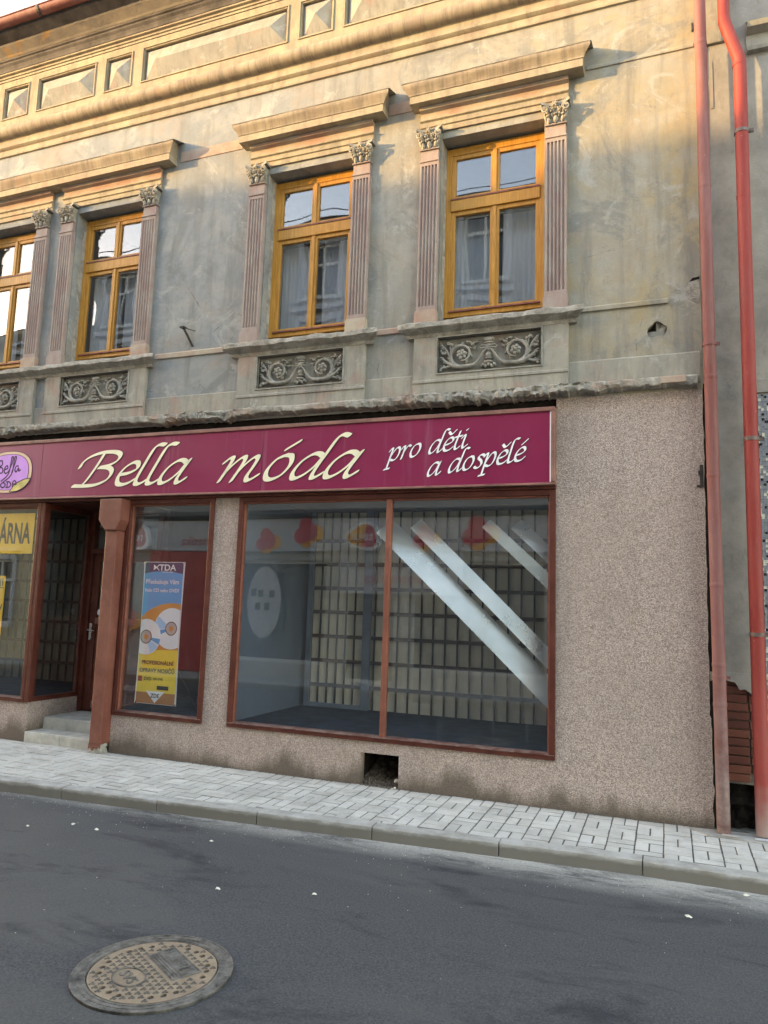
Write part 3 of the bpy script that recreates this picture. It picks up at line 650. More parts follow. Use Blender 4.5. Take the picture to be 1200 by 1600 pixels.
        for s in (-1, 1):
            sp = []; rr = []
            for i in range(20):
                t = i/19; a = math.pi*.5-s*0+t*math.pi*2.6; r = .034*(1-.72*t)
                sp.append((xc+s*(.098-r*math.cos(a)*1.0), -.105-.012*t, 6.672+r*math.sin(a))); rr.append(.011-.004*t)
            g.tube([(xc+s*.02,-.07,6.60),(xc+s*.045,-.085,6.655),(xc+s*.07,-.1,6.698)]+sp, [.008,.010,.011]+rr, 6)
            sp = [(xc+s*(.03-.017*(1-.6*i/9)*math.cos(math.pi*.4+i*.55)), -.098, 6.685+.017*(1-.6*i/9)*math.sin(math.pi*.4+i*.55)) for i in range(10)]
            g.tube([(xc+s*.012,-.075,6.61)]+sp, .006, 5)
            for i, (x, z, rx, rz, ro) in enumerate(((.07,6.575,.022,.042,-.15),(.098,6.60,.015,.036,-.3),(.035,6.625,.016,.034,-.1),(.075,6.62,.013,.022,-.6))):
                g.ell((xc+s*x,-.068-i*.003,z),(rx,.020,rz),7,5,s*ro)
                g.ell((xc+s*(x+.004),-.088-i*.003,z+rz*.85),(rx*.95,.018,.013),6,4,s*ro)
        g.ell((xc,-.07,6.58),(.026,.022,.048),7,5); g.ell((xc,-.092,6.622),(.024,.018,.013),6,4); g.ell((xc,-.105,6.722),(.022,.018,.024),8,5)
        for k in range(5): g.ell((xc+.022*math.cos(k*1.257),-.108,6.722+.022*math.sin(k*1.257)),(.013,.012,.013),6,4)
        g.build('capital', 'capital', p, smooth=True, angle=50)
        return p
    for c in WIN:
        for s in (-1, 1): pilaster(c+s*.655)
    # ---- architraves, hoods, sills, aprons with carved panels
    for c in WIN:
        g = G(); h = .775
        g.px([(0,6.742),(-.022,6.742),(-.022,6.80),(-.036,6.806),(-.036,6.86),(-.055,6.872),(-.055,6.885),(-.03,6.895),(0,6.895)], c-h, c+h); g.build('architrave', 'trim', B, bev=.003)
        g = G(); g.px([(0,6.897),(-.030,6.897),(-.030,6.97),(-.075,6.985),(-.085,7.02),(0,7.02)], c-h, c+h); g.build('frieze', 'red_plaster', B, bev=.003)
    def hood(a, b):
        def run(p, name, mat, parent):
            g = G(); n = 60; vs = []; m = len(p)
            for i in range(n+1):
                t = i/n
                for y, z in p:
                    e = (-y-.16 if y < -.16 else 0)*1.6; x = (a-e)+(b-a+2*e)*t; q = .006*noise.fractal((x*3, y*8, z*8), .9, 2, 3)
                    vs.append((x, y+q*(y < -.1), z+q*.7+.004*noise.noise((x*1.4, 0, 1))))
            g.add(vs, [(i*m+k,(i+1)*m+k,(i+1)*m+(k+1)%m,i*m+(k+1)%m) for i in range(n) for k in range(m)]+[tuple(range(m)), tuple(n*m+k for k in range(m))])
            return g.build(name, mat, parent, smooth=True, angle=30)
        o = run([(0,7.022),(-.16,7.022),(-.16,7.102),(0,7.102)], 'window_hood', 'trim', B)
        run([(0,7.103),(-.159,7.103),(-.167,7.106),(-.167,7.116),(-.171,7.124),(-.180,7.148),(-.196,7.175),(-.205,7.195),(-.208,7.215),(-.205,7.232),(0,7.31)], 'hood_cyma', 'weathered_shaded_trim', o)
        g = G(); g.px([(-.0,7.3125),(-.207,7.2365),(-.210,7.232),(-.212,7.239),(0,7.318)], a-.085, b+.085); g.build('hood_flashing', 'ornament', o)
    hood(-2.47, -0.685); hood(-4.57, -2.775); hood(-9.22, -5.555)
    def sill(a, b):
        p = [(0,4.46),(-.05,4.465),(-.055,4.50),(-.085,4.515),(-.125,4.535),(-.135,4.545),(-.135,4.585),(-.128,4.60),(0.16,4.645),(.16,4.46)]
        g = G(); n = 70; vs = []; m = len(p)
        for i in range(n+1):
            t = i/n
            for k, (y, z) in enumerate(p):
                e = max(0, -y-.04)*.9; x = (a-e)+(b-a+2*e)*t
                if k >= 8: x = min(max(x, a+.245), b-.245) if k == 8 else x
                q = .014*noise.fractal((x*5, y*9, z*9), .9, 2, 4)*(1 if 3 < k < 8 else .2)
                vs.append((x, y-q, z+q*.6))
        g.add(vs, [(i*m+k,(i+1)*m+k,(i+1)*m+(k+1)%m,i*m+(k+1)%m) for i in range(n) for k in range(m)]+[tuple(range(m)), tuple(n*m+k for k in range(m))])
        g.build('window_sill', 'masonry', B, smooth=True, angle=30)
    def apron(c):
        h = .775; x0, x1, z0, z1 = c-.52, c+.52, 4.075, 4.445
        g = G(); y = -.045
        a = wall(c-h, c+h, 3.84, 4.47, [(x0,x1,z0,z1)], y, .065); g.add(a.v, a.f)
        for s in (-1, 1): g.quad((c+s*h,y,3.84),(c+s*h,0,3.84),(c+s*h,0,4.47),(c+s*h,y,4.47))
        g.quad((x0,.018,z0),(x1,.018,z0),(x1,.018,z1),(x0,.018,z1))
        ap = g.build('apron', 'panel', B)
        g = G(); g.px([(y,3.985),(y-.010,3.985),(y-.010,4.008),(y,4.016)], c-h, c+h); g.build('apron_bead', 'panel', ap)
        g = G(); t = .016
        for (p, q, r, s_) in ((x0-t,x1+t,z0-t,z0),(x0-t,x1+t,z1,z1+t)): g.box(p,q,y-.010,y+.02,r,s_)
        for (p, q) in ((x0-t,x0),(x1,x1+t)): g.box(p,q,y-.009,y+.02,z0+.0005,z1-.0005)
        g.build('panel_frame', 'ornament', ap, bev=.004)
        return ap
    def relief(c, ap):
        """scrolling foliage round a vase, carved in high relief"""
        g = G(); Y = .004; zc = 4.255
        for z, rx, rz in ((.135,.055,.022),(.105,.062,.016),(.075,.036,.022),(.03,.028,.03),(-.02,.040,.038),(-.055,.046,.014),(-.09,.05,.02)): g.ell((c,Y,zc+z),(rx,.042,rz),10,6)
        for k in range(5): g.ell((c+(k-2)*.021,Y-.02,zc+.150-.004*abs(k-2)),(.014,.018,.018),6,4)
        for k in range(5): g.ell((c+(k-2)*.030,Y-.01,zc-.120-.012*(k % 2)),(.017,.024,.026),7,5,(k-2)*.35)
        for s in (-1, 1):
            T = lambda pts, r, seg=7: g.tube([(c+s*x, Y-yy, zc+z) for x, yy, z in pts], r, seg)
            # ribbon from the waist of the vase
            T([(.0,.035,.055),(.03,.038,.075),(.065,.032,.078),(.085,.025,.062),(.07,.03,.048),(.03,.038,.05),(.005,.036,.052)], .007, 6)
            T([(.01,.036,.048),(.05,.034,.01),(.085,.026,-.05),(.115,.02,-.088),(.145,.02,-.105)], [.008,.010,.013,.016,.018])
            # main scroll: stem sweeps out along the bottom and curls round the flower
            pts = []; rr = []
            for i in range(40):
                t = i/39; a = -math.pi*.62+t*math.pi*2.15; r = .128*(1-.50*t)
                pts.append((.272+r*math.cos(a)*1.02, .018+.014*t, .002+r*math.sin(a))); rr.append(.021-.012*t)
            T([(.145,.02,-.108),(.175,.022,-.122)]+pts, [.02,.021]+rr, 8)
            for i in range(5, 38, 5):
                x, yy, z = pts[i]; dx, dz = x-.272, z-.002; L = math.hypot(dx, dz); k = 1.18
                g.ell((c+s*(.272+dx*k), Y-.012, zc+.002+dz*k), (.030,.018,.013), 7, 4, s*(math.atan2(dz, dx)+1.1))
            # flower
            for k in range(6): a = k*1.047+.3; g.ell((c+s*.272+.034*math.cos(a), Y-.028, zc+.004+.034*math.sin(a)), (.024,.018,.022), 7, 5, a)
            g.ell((c+s*.272, Y-.046, zc+.004), (.017,.016,.017), 8, 5)
            # outer branches
            T([(.27,.02,-.125),(.34,.026,-.118),(.40,.026,-.085),(.45,.024,-.05),(.475,.02,-.01)], [.024,.022,.018,.014,.008], 8)
            T([(.38,.02,-.10),(.43,.022,-.12),(.465,.022,-.125),(.485,.018,-.105)], [.016,.015,.013,.006])
            T([(.385,.02,-.07),(.40,.022,.0),(.43,.022,.06),(.475,.02,.115),(.495,.016,.14)], [.010,.011,.010,.010,.005])
            T([(.40,.02,-.02),(.385,.02,.05),(.395,.02,.10)], [.008,.009,.006]); T([(.41,.02,.02),(.45,.02,.045),(.49,.016,.05)], [.009,.010,.006])
            for x, z, rx, rz, ro in ((.40,.12,.026,.018,.9),(.42,.125,.02,.014,2.0),(.38,.115,.022,.014,2.2),(.475,.085,.032,.013,.8),(.47,.03,.034,.015,.35),(.47,-.035,.024,.018,.2),(.445,-.065,.02,.02,0),(.485,-.13,.018,.022,.4),(.455,-.105,.018,.016,0),
                                     (.165,.10,.03,.014,-.5),(.145,.06,.022,.012,-.9),(.13,.12,.03,.013,-.2),(.21,.132,.03,.014,.2),(.16,-.112,.026,.022,.3),(.225,-.13,.03,.016,-.1)):
                g.ell((c+s*x, Y-.012, zc+z), (rx,.022,rz), 7, 5, s*ro)
            for x, z in ((.412,.138),(.488,.112),(.49,.062),(.488,-.012),(.492,-.142),(.18,.118)): g.ell((c+s*x, Y-.018, zc+z), (.014,.018,.014), 7, 5)
        # hollow ground behind the foliage catches the shade
        g.build('carved_foliage', 'ornament', ap, smooth=True, angle=60)
    for c in WIN:
        ap = apron(c); relief(c, ap)
    for a, b in ((-2.455,-.765),(-4.56,-2.84),(-9.13,-5.68)): sill(a, b)
    # ---- moulded band, diamond frieze, cornice, eaves and gutter
    g = G(); tor = [(-.045-.085*math.sin(math.pi*i/10), 7.962+.085-.085*math.cos(math.pi*i/10)) for i in range(11)]
    g.px([(0,7.715),(-.022,7.72),(-.026,7.74),(-.012,7.752),(-.012,7.815),(-.030,7.825),(-.046,7.845),(-.046,7.868),(-.030,7.876),(-.030,7.95),(-.04,7.96),(-.04,8.135),(-.03,8.14),(-.03,8.16),(0,8.16)], XL, XR-.005)
    mb = g.build('moulded_band', 'trim', B, smooth=True, angle=32)
    g = G(); g.px([(-.03,7.962)]+tor+[(-.03,8.132)], XL, XR-.006); g.build('torus_moulding', 'weathered_shaded_trim', mb, smooth=True, angle=40)
    pans = [(-11.6,-9.45),(-9.3,-8.84),(-8.60,-8.12),(-7.975,-6.955),(-6.81,-6.355),(-6.21,-4.07),(-3.94,-3.48),(-3.36,-1.3),(-1.16,-.7),(-.55,.2)]
    pans[0:2] = [(-10.8,-8.78)]
    wall(XL, XR, 8.16, 8.87, [(a+.03,b-.03,8.31,8.755) for a,b in pans], -.02, .05).build('frieze_wall', 'trim', B)
    for a, b in pans:
        a += .03; b -= .03; z0, z1 = 8.31, 8.755; y = .03; t = .025
        g = G()
        for k, (o, yy) in enumerate(((0,-.032),(.017,-.018))):
            g.box(a-t+o,b+t-o,yy,0.02,z0-t+o,z0-t+o+.014); g.box(a-t+o,b+t-o,yy,0.02,z1+t-o-.014,z1+t-o); g.box(a-t+o,a-t+o+.014,yy+.0006,0.02,z0-t+o+.014,z1+t-o-.014); g.box(b+t-o-.014,b+t-o,yy+.0006,0.02,z0-t+o+.014,z1+t-o-.014)
        f = g.build('panel_moulding', 'trim', B)
        g = G(); e = .028; xa, xb, za, zb = a+e, b-e, z0+e, z1-e; hh = (zb-za)/2; pr = -.065
        g.quad((a,y-.002,z0),(b,y-.002,z0),(b,y-.002,z1),(a,y-.002,z1))
        base = [(xa,y-.02,za),(xb,y-.02,za),(xb,y-.02,zb),(xa,y-.02,zb)]; back = [(p[0],y,p[2]) for p in base]
        if xb-xa < 2.2*hh: vs = base+[((xa+xb)/2,pr,(za+zb)/2)]; fs = [(0,1,4),(1,2,4),(2,3,4),(3,0,4)]
        else: vs = base+[(xa+hh*.95,pr,(za+zb)/2),(xb-hh*.95,pr,(za+zb)/2)]; fs = [(0,1,5,4),(1,2,5),(2,3,4,5),(3,0,4)]
        k = len(vs); g.add(vs+back, fs+[(0,1,k+1,k),(1,2,k+2,k+1),(2,3,k+3,k+2),(3,0,k,k+3)]); g.build('diamond_block', 'panel', f)
    g = G(); g.px([(0,8.87),(-.03,8.875),(-.03,8.905),(-.045,8.91),(-.045,8.935),(-.075,8.945),(-.075,8.965),(0,8.965)], XL, XR); g.build('frieze_moulding', 'trim', B)
    g = G(); g.px([(0,8.967),(-.082,8.967),(-.088,9.0),(-.10,9.03),(-.122,9.055),(-.128,9.075),(-.145,9.085),(-.15,9.11),(0,9.12)], XL, XR); g.build('cornice', 'eave_board', B)
    g = G(); g.px([(0,9.122),(-.152,9.112),(-.17,9.13),(-.262,9.192),(-.27,9.215),(0,9.24)], XL, XR); g.build('soffit', 'soffit', B)
    g = G(); g.px([(0,9.242),(-.272,9.217),(-.285,9.222),(-.39,9.262),(-.40,9.30),(0,9.34)], XL, XR); g.build('eave_boarding', 'eave_board', B)
    gy, gz = -.462, 9.352
    g = G(); prof = [(gy+.07*math.cos(math.pi+math.pi*i/12), gz+.075*math.sin(math.pi+math.pi*i/12)) for i in range(13)]
    inn = [(gy+.064*math.cos(math.pi+math.pi*i/12), gz+.002+.069*math.sin(math.pi+math.pi*i/12)) for i in range(12,-1,-1)]
    g.px(prof+inn, XL, XR); gt = g.build('gutter', 'pipe_faded', B, smooth=True)
    g = G(); g.tube([(XL,gy-.073,gz+.002),(XR,gy-.073,gz+.002)], .010, 8); g.build('gutter_bead', 'pipe_faded', gt, smooth=True)
    for x in (-9.0,-7.55,-6.6,-5.4,-4.2,-3.0,-1.8,-.6):
        g = G(); pr = [(gy+.079*math.cos(math.pi+math.pi*i/10), gz-.003+.083*math.sin(math.pi+math.pi*i/10)) for i in range(11)]+[(gy+.072*math.cos(math.pi+math.pi*i/10), gz+.077*math.sin(math.pi+math.pi*i/10)) for i in range(10,-1,-1)]
        g.px(pr, x-.018, x+.018); g.build('gutter_strap', 'dark_steel', gt)
    g = G(); g.px([(-.44,9.36),(-.44,9.385),(4.5,12.6),(4.5,9.0),(4.4,9.0),(4.4,12.4)], XL, XR); g.build('roof', 'roof_sheet', B)
    # ---- ground floor: pebbledash with shop openings and a ragged right edge
    vent = (-2.83,-2.432,-.03,.302)
    holes = [(-4.37,-.952,.415,2.865),(-5.885,-4.69,.415,2.865),vent]
    g = wall(-5.90, .20, -.10, 2.9, holes, 0.0, .10)
    zz = [-.10+i*.03 for i in range(128)]; vs = []
    def edge(z): return .322+.009*noise.fractal((0, 4, z*5), .9, 2, 4)-(.02 if 0 <= z < .35 else 0)*noise.noise((z*9,1,1))+.012*(z < .9)
    z = -.10; prev = edge(z)
    def strip(xa, z0, z1, ea, eb):
        g.quad((xa,0,z0),(ea,0,z0),(eb,0,z1),(xa,0,z1)); g.quad((ea,0,z0),(ea+.006,.05,z0),(eb+.006,.05,z1),(eb,0,z1))
    while z < 3.74:
        z1 = min(3.74, z+.028); e1 = edge(z1); strip(.20, z, z1, prev, e1); prev = e1; z = z1
    g.quad((-.95,0,2.9),(.20,0,2.9),(.20,0,3.74),(-.95,0,3.74))
    g.quad((XL,0,-.1),(-7.16,0,-.1),(-7.16,0,.45),(XL,0,.45)); g.quad((-7.16,0,-.1),(-7.16,.82,-.1),(-7.16,.82,.45),(-7.16,0,.45)); g.quad((XL,0,.45),(-7.16,0,.45),(-7.16,.1,.45),(XL,.1,.45))
    g.quad((-5.90,0,-.1),(-5.90,.82,-.1),(-5.90,.82,.42),(-5.90,0,.42))
    g.build('pebbledash_wall', 'pebbledash', B)
    g = G(); g.quad((XL,.04,2.86),(-.94,.04,2.86),(-.94,.04,3.78),(XL,.04,3.78)); g.quad((.25,.052,-.1),(.40,.052,-.1),(.40,.052,3.8),(.25,.052,3.8)); g.build('backing_wall', 'dark_cavity', B)
    g = G(); g.box(.262,.318,-.02,.01,2.855,2.872); g.box(.288,.318,-.014,.02,2.872,3.05); g.box(.275,.30,-.018,.0,2.96,3.0); g.build('iron_hook', 'dark_steel', B)
    # vent hole: dark shaft with a fill of rubble
    g = G(); a, b, c0, c1 = vent
    g.quad((a,.1,-.06),(a,.75,-.06),(a,.75,c1),(a,.1,c1)); g.quad((b,.1,-.06),(b,.75,-.06),(b,.75,c1),(b,.1,c1)); g.quad((a,.1,c1),(a,.75,c1),(b,.75,c1),(b,.1,c1)); g.quad((a,.75,-.06),(b,.75,-.06),(b,.75,c1),(a,.75,c1))
    g.build('vent_shaft', 'dark_cavity', B)
    g = G(); n = 26; vs = []
    for i in range(n):
        for j in range(n):
            x = a+(b-a)*i/(n-1); y = -.045+.6*(j/(n-1)); q = noise.fractal((x*11, y*11, 0), .8, 2, 4)
            vs.append((x, y, max(-.035, -.012+.30*max(0, y)*(1.3-(x-a)/(b-a)*.8)+.028*q*min(1, (y+.06)*9))))
    g.add(vs, [(i*n+j,(i+1)*n+j,(i+1)*n+j+1,i*n+j+1) for i in range(n-1) for j in range(n-1)])
    rng = random.Random(5)
    for i in range(420):
        x = rng.uniform(a+.01, b-.01); y = rng.uniform(-.05,.32); r = rng.uniform(.004,.014)
        g.ell((x, y, .30*max(0,y)*(1.3-(x-a)/(b-a)*.8)-.004+rng.uniform(0,.012)), (r, r*rng.uniform(.6,1), r*rng.uniform(.5,.9)), 5, 3, rng.uniform(0,3))
    g.build('vent_rubble', 'rubble', B, kind='stuff')
    # ---- display windows
    def display(x0, x1, z0, z1, mull=None, name='display_window'):
        t = .055; g = G(); y0, y1 = -.022, .07
        g.box(x0,x0+t,y0,y1,z0,z1); g.box(x1-t,x1,y0,y1,z0,z1); g.box(x0+t,x1-t,y0+.001,y1,z1-t,z1); g.box(x0+t,x1-t,y0+.001,y1,z0,z0+t*.72)
        w = g.build(name, 'brown', B, bev=.006)
        g = G(); i = t; e = .016
        g.box(x0+i,x0+i+e,.0,.055,z0+i,z1-i); g.box(x1-i-e,x1-i,.0,.055,z0+i,z1-i); g.box(x0+i+e,x1-i-e,.001,.055,z1-i-e,z1-i); g.build('glazing_bead', 'mullion_paint', w, bev=.003)
        g = G(); g.px([(-.030,z0+t*.72),(-.030,z0+t*.72+.006),(.05,z0+t*.72+.022),(.05,z0+t*.72)], x0+.01, x1-.01); g.build('bottom_rail', 'bottom_rail', w)
        xs = [x0+i, x1-i] if mull is None else [x0+i, mull-.022, mull+.022, x1-i]
        for k in range(0, len(xs), 2):
            g = G(); g.box(xs[k]-.004,xs[k+1]+.004,.024+.002*k,.032+.002*k,z0+t*.8,z1-i+.004); g.build('pane', 'glass_shop', w)
        if mull is not None:
            g = G(); g.box(mull-.026,mull+.026,-.010,.06,z0+t*.72+.008,z1-t); g.build('mullion', 'mullion_paint', w, bev=.005)
        return w
    display(-4.372,-.950,.413,2.866,-2.615)
    display(-5.887,-4.688,.413,2.866)
    display(-10.4,-7.205,.447,2.866)
    g = G(); g.box(XL,-10.401,-.02,.07,.447,2.866); g.build('boarding', 'brown', B)
    g = G(); g.box(XL,-.946,-.045,.06,2.867,2.893); g.build('head_rail', 'brown', B, bev=.004)
    # ---- recessed entrance
    g = G(); g.box(-7.204,-7.145,-.02,.05,.451,2.866); g.build('corner_post', 'brown', B, bev=.008)
    for x, nm in ((-7.175,'side_light'),(-5.985,'side_light')):
        z0 = .452 if x < -7 else .42
        g = G(); g.box(x-.02,x+.02,.051,.80,z0,z0+.055); g.box(x-.02,x+.02,.051,.80,2.79,2.864); g.box(x-.021,x+.021,.745,.80,z0+.055,2.79); g.box(x-.021,x+.021,.051,.09,z0+.055,2.79)
        sl_ = g.build(nm, 'brown', B, bev=.005); g = G(); g.box(x-.004,x+.004,.088,.747,z0+.05,2.795); g.build('pane', 'glass_shop', sl_)
    g = G(); g.box(-7.21,-7.10,.802,.90,.27,2.86); g.box(-6.08,-5.9,.802,.90,.27,2.86); g.box(-7.10,-6.08,.803,.90,2.29,2.36); g.box(-7.10,-6.08,.803,.90,2.80,2.86); dr = g.build('entrance_door', 'brown', B, bev=.006)
    g = G(); xa, xb = -7.095, -6.085
    g.box(xa,xa+.11,.83,.88,.275,2.285); g.box(xb-.11,xb,.83,.88,.275,2.285); g.box(xa+.11,xb-.11,.831,.88,2.19,2.285); g.box(xa+.11,xb-.11,.831,.88,.275,.52); g.box(xa+.11,xb-.11,.842,.872,.52,1.38); g.build('leaf', 'brown', dr, bev=.005)
    g = G(); g.box(xa+.10,xb-.10,.822,.885,1.38,1.46); g.build('middle_rail', 'sign_frame', dr, bev=.005)
    g = G(); g.box(xa+.11,xb-.11,.85,.856,1.46,2.19); g.box(-7.10,-6.08,.85,.856,2.36,2.80); g.build('pane', 'glass_shop', dr)
    g = G(); g.box(-7.075,-7.035,.818,.832,1.17,1.38); g.build('handle_plate', 'chrome', dr, bev=.004)
    g = G(); g.tube([(-7.055,.82,1.30),(-7.055,.775,1.30),(-7.05,.77,1.30),(-6.95,.77,1.295)], .010, 8); g.build('handle', 'chrome', dr, smooth=True)
    g = G(); g.box(-6.95,-6.70,.824,.83,.31,.40); g.build('vent_grille', 'print_grey', dr)
    for k in range(5):
        g = G(); g.box(-6.94,-6.71,.820,.8235,.318+k*.016,.326+k*.016); g.build('grille_slat', 'dark_steel', dr)
    g = G(); g.ell((-6.955,.846,1.53),(.035,.003,.04),12,4); g.build('round_sticker', 'print_white', dr)
    g = G(); g.box(-7.16,-5.9,.08,.9,2.866,2.87); g.build('porch_ceiling', 'brown', B)
    st = G().box(-7.155,-6.065,-.012,.26,-.05,.117).build('door_step', 'step_concrete', B, bev=.008)
    G().box(-7.155,-5.905,.26,.9,.10,.255).build('door_step', 'step_concrete', B, bev=.008)
    for k in range(4): G().box(-7.14+k*.27,-6.876+k*.27,-.018,-.011,-.04,.098).build('step_tile', 'step_concrete', st, bev=.003)
    # ---- brown pillar with a chamfered head, foot broken away
    g = G(); g.box(-6.06,-5.902,-.15,.02,.10,2.50); n = 12; vs = []
    pl = g.build('entrance_pillar', 'pillar', B, bev=.008)
    prof = [(-6.06,2.50),(-6.155,2.615),(-6.155,2.864),(-5.848,2.864),(-5.848,2.615),(-5.902,2.50)]
    g = G(); g.prism(prof, lambda x, z: (x,-.175,z), lambda x, z: (x,.018,z)); g.build('pillar_head', 'pillar', pl, bev=.008)
    g = G(); g.box(-6.066,-5.896,-.157,.015,2.492,2.502); g.build('pillar_seam', 'brown', pl)
    g = G(); vs = []; m = 20
    for j in range(7):
        for i in range(m):
            a = 2*math.pi*i/m; r = .075*(1+.35*noise.noise((math.cos(a)*2, math.sin(a)*2, j*.6)))*(1-.25*(j/6)); vs.append((-5.975+r*1.15*math.cos(a), -.07+r*math.sin(a), -.02+.155*j/6))
    g.add(vs, [(j*m+i, j*m+(i+1)%m, (j+1)*m+(i+1)%m, (j+1)*m+i) for j in range(6) for i in range(m)]); g.build('pillar_footing', 'masonry', pl)
    g = G(); pts = [(-6.061,.10),(-6.061,.045),(-6.035,.06),(-6.01,.03),(-5.985,.075),(-5.95,.05),(-5.93,.085),(-5.902,.06),(-5.902,.10)]
    g.prism(pts, lambda x, z: (x,-.151,z), lambda x, z: (x,-.138,z)); g.build('broken_casing', 'pillar', pl)
    # ---- inside the display windows
    g = G(); g.quad((-4.42,.06,.455),(-.6,.06,.455),(-.6,1.72,.455),(-4.42,1.72,.455)); g.build('display_floor', 'carpet_blue', B)
    g = G(); g.quad((-4.36,.07,.45),(-4.36,1.72,.45),(-4.36,1.72,2.95),(-4.36,.07,2.95)); g.build('display_side_wall', 'wall_bluegrey', B)
    g = G(); g.quad((-.60,.07,.45),(-.60,1.72,.45),(-.60,1.72,2.95),(-.60,.07,2.95)); g.quad((-4.4,1.72,.45),(-.6,1.72,.45),(-.6,1.72,2.95),(-4.4,1.72,2.95)); g.build('display_back_wall', 'room_wall', B)
    g = G(); g.quad((-4.42,.05,2.93),(-.6,.05,2.93),(-.6,1.75,2.93),(-4.42,1.75,2.93)); g.build('display_ceiling', 'ceiling_grey', B)
    g = G(); g.quad((-5.95,.06,.46),(-4.40,.06,.46),(-4.40,1.6,.46),(-5.95,1.6,.46)); g.build('display_floor', 'carpet_blue', B)
    g = G(); g.quad((-4.40,.07,.45),(-4.40,2.6,.45),(-4.40,2.6,2.95),(-4.40,.07,2.95)); g.quad((-7.3,2.6,.2),(-4.4,2.6,.2),(-4.4,2.6,2.95),(-7.3,2.6,2.95)); g.quad((-7.3,.05,2.94),(-4.4,.05,2.94),(-4.4,2.6,2.94),(-7.3,2.6,2.94)); g.quad((-7.3,.9,.25),(-4.4,.9,.25),(-4.4,2.6,.25),(-7.3,2.6,.25)); g.build('entrance_lining', 'wall_dark', B)
    g = G(); g.quad((-10.5,.06,.455),(-7.19,.06,.455),(-7.19,1.9,.455),(-10.5,1.9,.455)); g.build('display_floor', 'carpet_blue', B)
    g = G(); g.quad((-10.5,1.9,.45),(-7.19,1.9,.45),(-7.19,1.9,2.95),(-10.5,1.9,2.95)); g.quad((-7.22,.80,.45),(-7.22,1.9,.45),(-7.22,1.9,2.95),(-7.22,.80,2.95)); g.quad((-10.5,.06,.45),(-10.5,1.9,.45),(-10.5,1.9,2.95),(-10.5,.06,2.95)); g.quad((-10.5,.05,2.93),(-7.19,.05,2.93),(-7.19,1.95,2.93),(-10.5,1.95,2.93)); g.build('display_back_wall', 'wall_dark', B)
    # mass of the house behind, so that no light leaks in
    g = G(); g.quad((XL,6,-.1),(XR,6,-.1),(XR,6,12.6),(XL,6,12.6)); g.quad((XL,.3,-.1),(XL,6,-.1),(XL,6,9.2),(XL,.3,9.2)); g.quad((XR+.004,.06,-.1),(XR+.004,6,-.1),(XR+.004,6,9.2),(XR+.004,.06,9.2)); g.build('rear_wall', 'wall_dark', B)
    return B
old_building()

# ------------------------------------------------------------------ shop sign
GL = {  # broad-nib italic letters: advance, list of strokes
 'l': (.36, [[(.46,1.70),(.30,1.72),(.17,1.56),(.09,1.0),(.02,.30),(.04,.05),(.14,.0),(.24,.06),(.33,.16)]]),
 'e': (.60, [[(.08,.46),(.32,.52),(.52,.70),(.48,.94),(.32,.98),(.12,.76),(.02,.40),(.08,.08),(.25,.0),(.44,.08),(.57,.22)]]),
 'a': (.80, [[(.62,.86),(.48,.98),(.32,.95),(.12,.68),(.02,.30),(.06,.04),(.18,.02),(.36,.20),(.52,.50),(.62,.86)], [(.68,.98),(.60,.60),(.53,.20),(.56,.02),(.64,.02),(.78,.18)]]),
 'o': (.68, [[(.36,.98),(.16,.82),(.03,.42),(.08,.08),(.24,.0),(.46,.18),(.58,.58),(.52,.92),(.36,.98)]]),
 'd': (.80, [[(.62,.86),(.48,.98),(.32,.95),(.12,.68),(.02,.30),(.06,.04),(.18,.02),(.36,.20),(.52,.50),(.62,.86)], [(1.04,1.64),(.90,1.70),(.78,1.56),(.68,1.05),(.56,.35),(.55,.04),(.64,.02),(.78,.18)]]),
 'm': (1.12, [[(-.06,.78),(.06,.97),(.14,.92),(.10,.50),(.02,.0)], [(.06,.28),(.20,.66),(.38,.96),(.48,.94),(.46,.60),(.36,.0)], [(.40,.28),(.54,.66),(.72,.96),(.82,.92),(.80,.60),(.73,.18),(.78,.0),(.88,.04),(1.02,.20)]]),
 'B': (1.22, [[(.50,1.50),(.43,1.0),(.30,.35),(.20,.06)], [(-.14,.86),(-.10,1.10),(.08,1.34),(.42,1.50),(.82,1.50),(1.04,1.36),(1.02,1.10),(.80,.90),(.52,.82)], [(.56,.83),(.86,.78),(1.00,.58),(.94,.26),(.66,.05),(.30,.0),(-.10,.02)]]),
 'p': (.70, [[(-.06,.78),(.06,.98),(.13,.90),(.06,.40),(-.06,-.62)], [(-.20,-.63),(.12,-.60)], [(.06,.30),(.20,.66),(.40,.97),(.56,.90),(.58,.52),(.46,.14),(.26,.0),(.08,.10)]]),
 'r': (.50, [[(-.06,.78),(.06,.97),(.14,.92),(.10,.50),(.02,.0)], [(.06,.32),(.20,.72),(.36,.98),(.50,.90)]]),
 't': (.42, [[(.22,1.34),(.14,.90),(.05,.30),(.08,.03),(.18,.01),(.34,.16)], [(-.04,.94),(.38,.97)]]),
 'i': (.36, [[(-.06,.78),(.06,.97),(.13,.90),(.05,.30),(.08,.02),(.16,.02),(.32,.18)], [(.15,1.36),(.20,1.40)]]),
 's': (.52, [[(.48,.86),(.36,.98),(.20,.92),(.15,.74),(.32,.52),(.38,.26),(.26,.04),(.10,.0),(-.02,.12)]]),
}
ACC = {'acute': [[(.30,1.22),(.56,1.52)]], 'caron': [[(.18,1.46),(.36,1.24),(.60,1.50)]]}
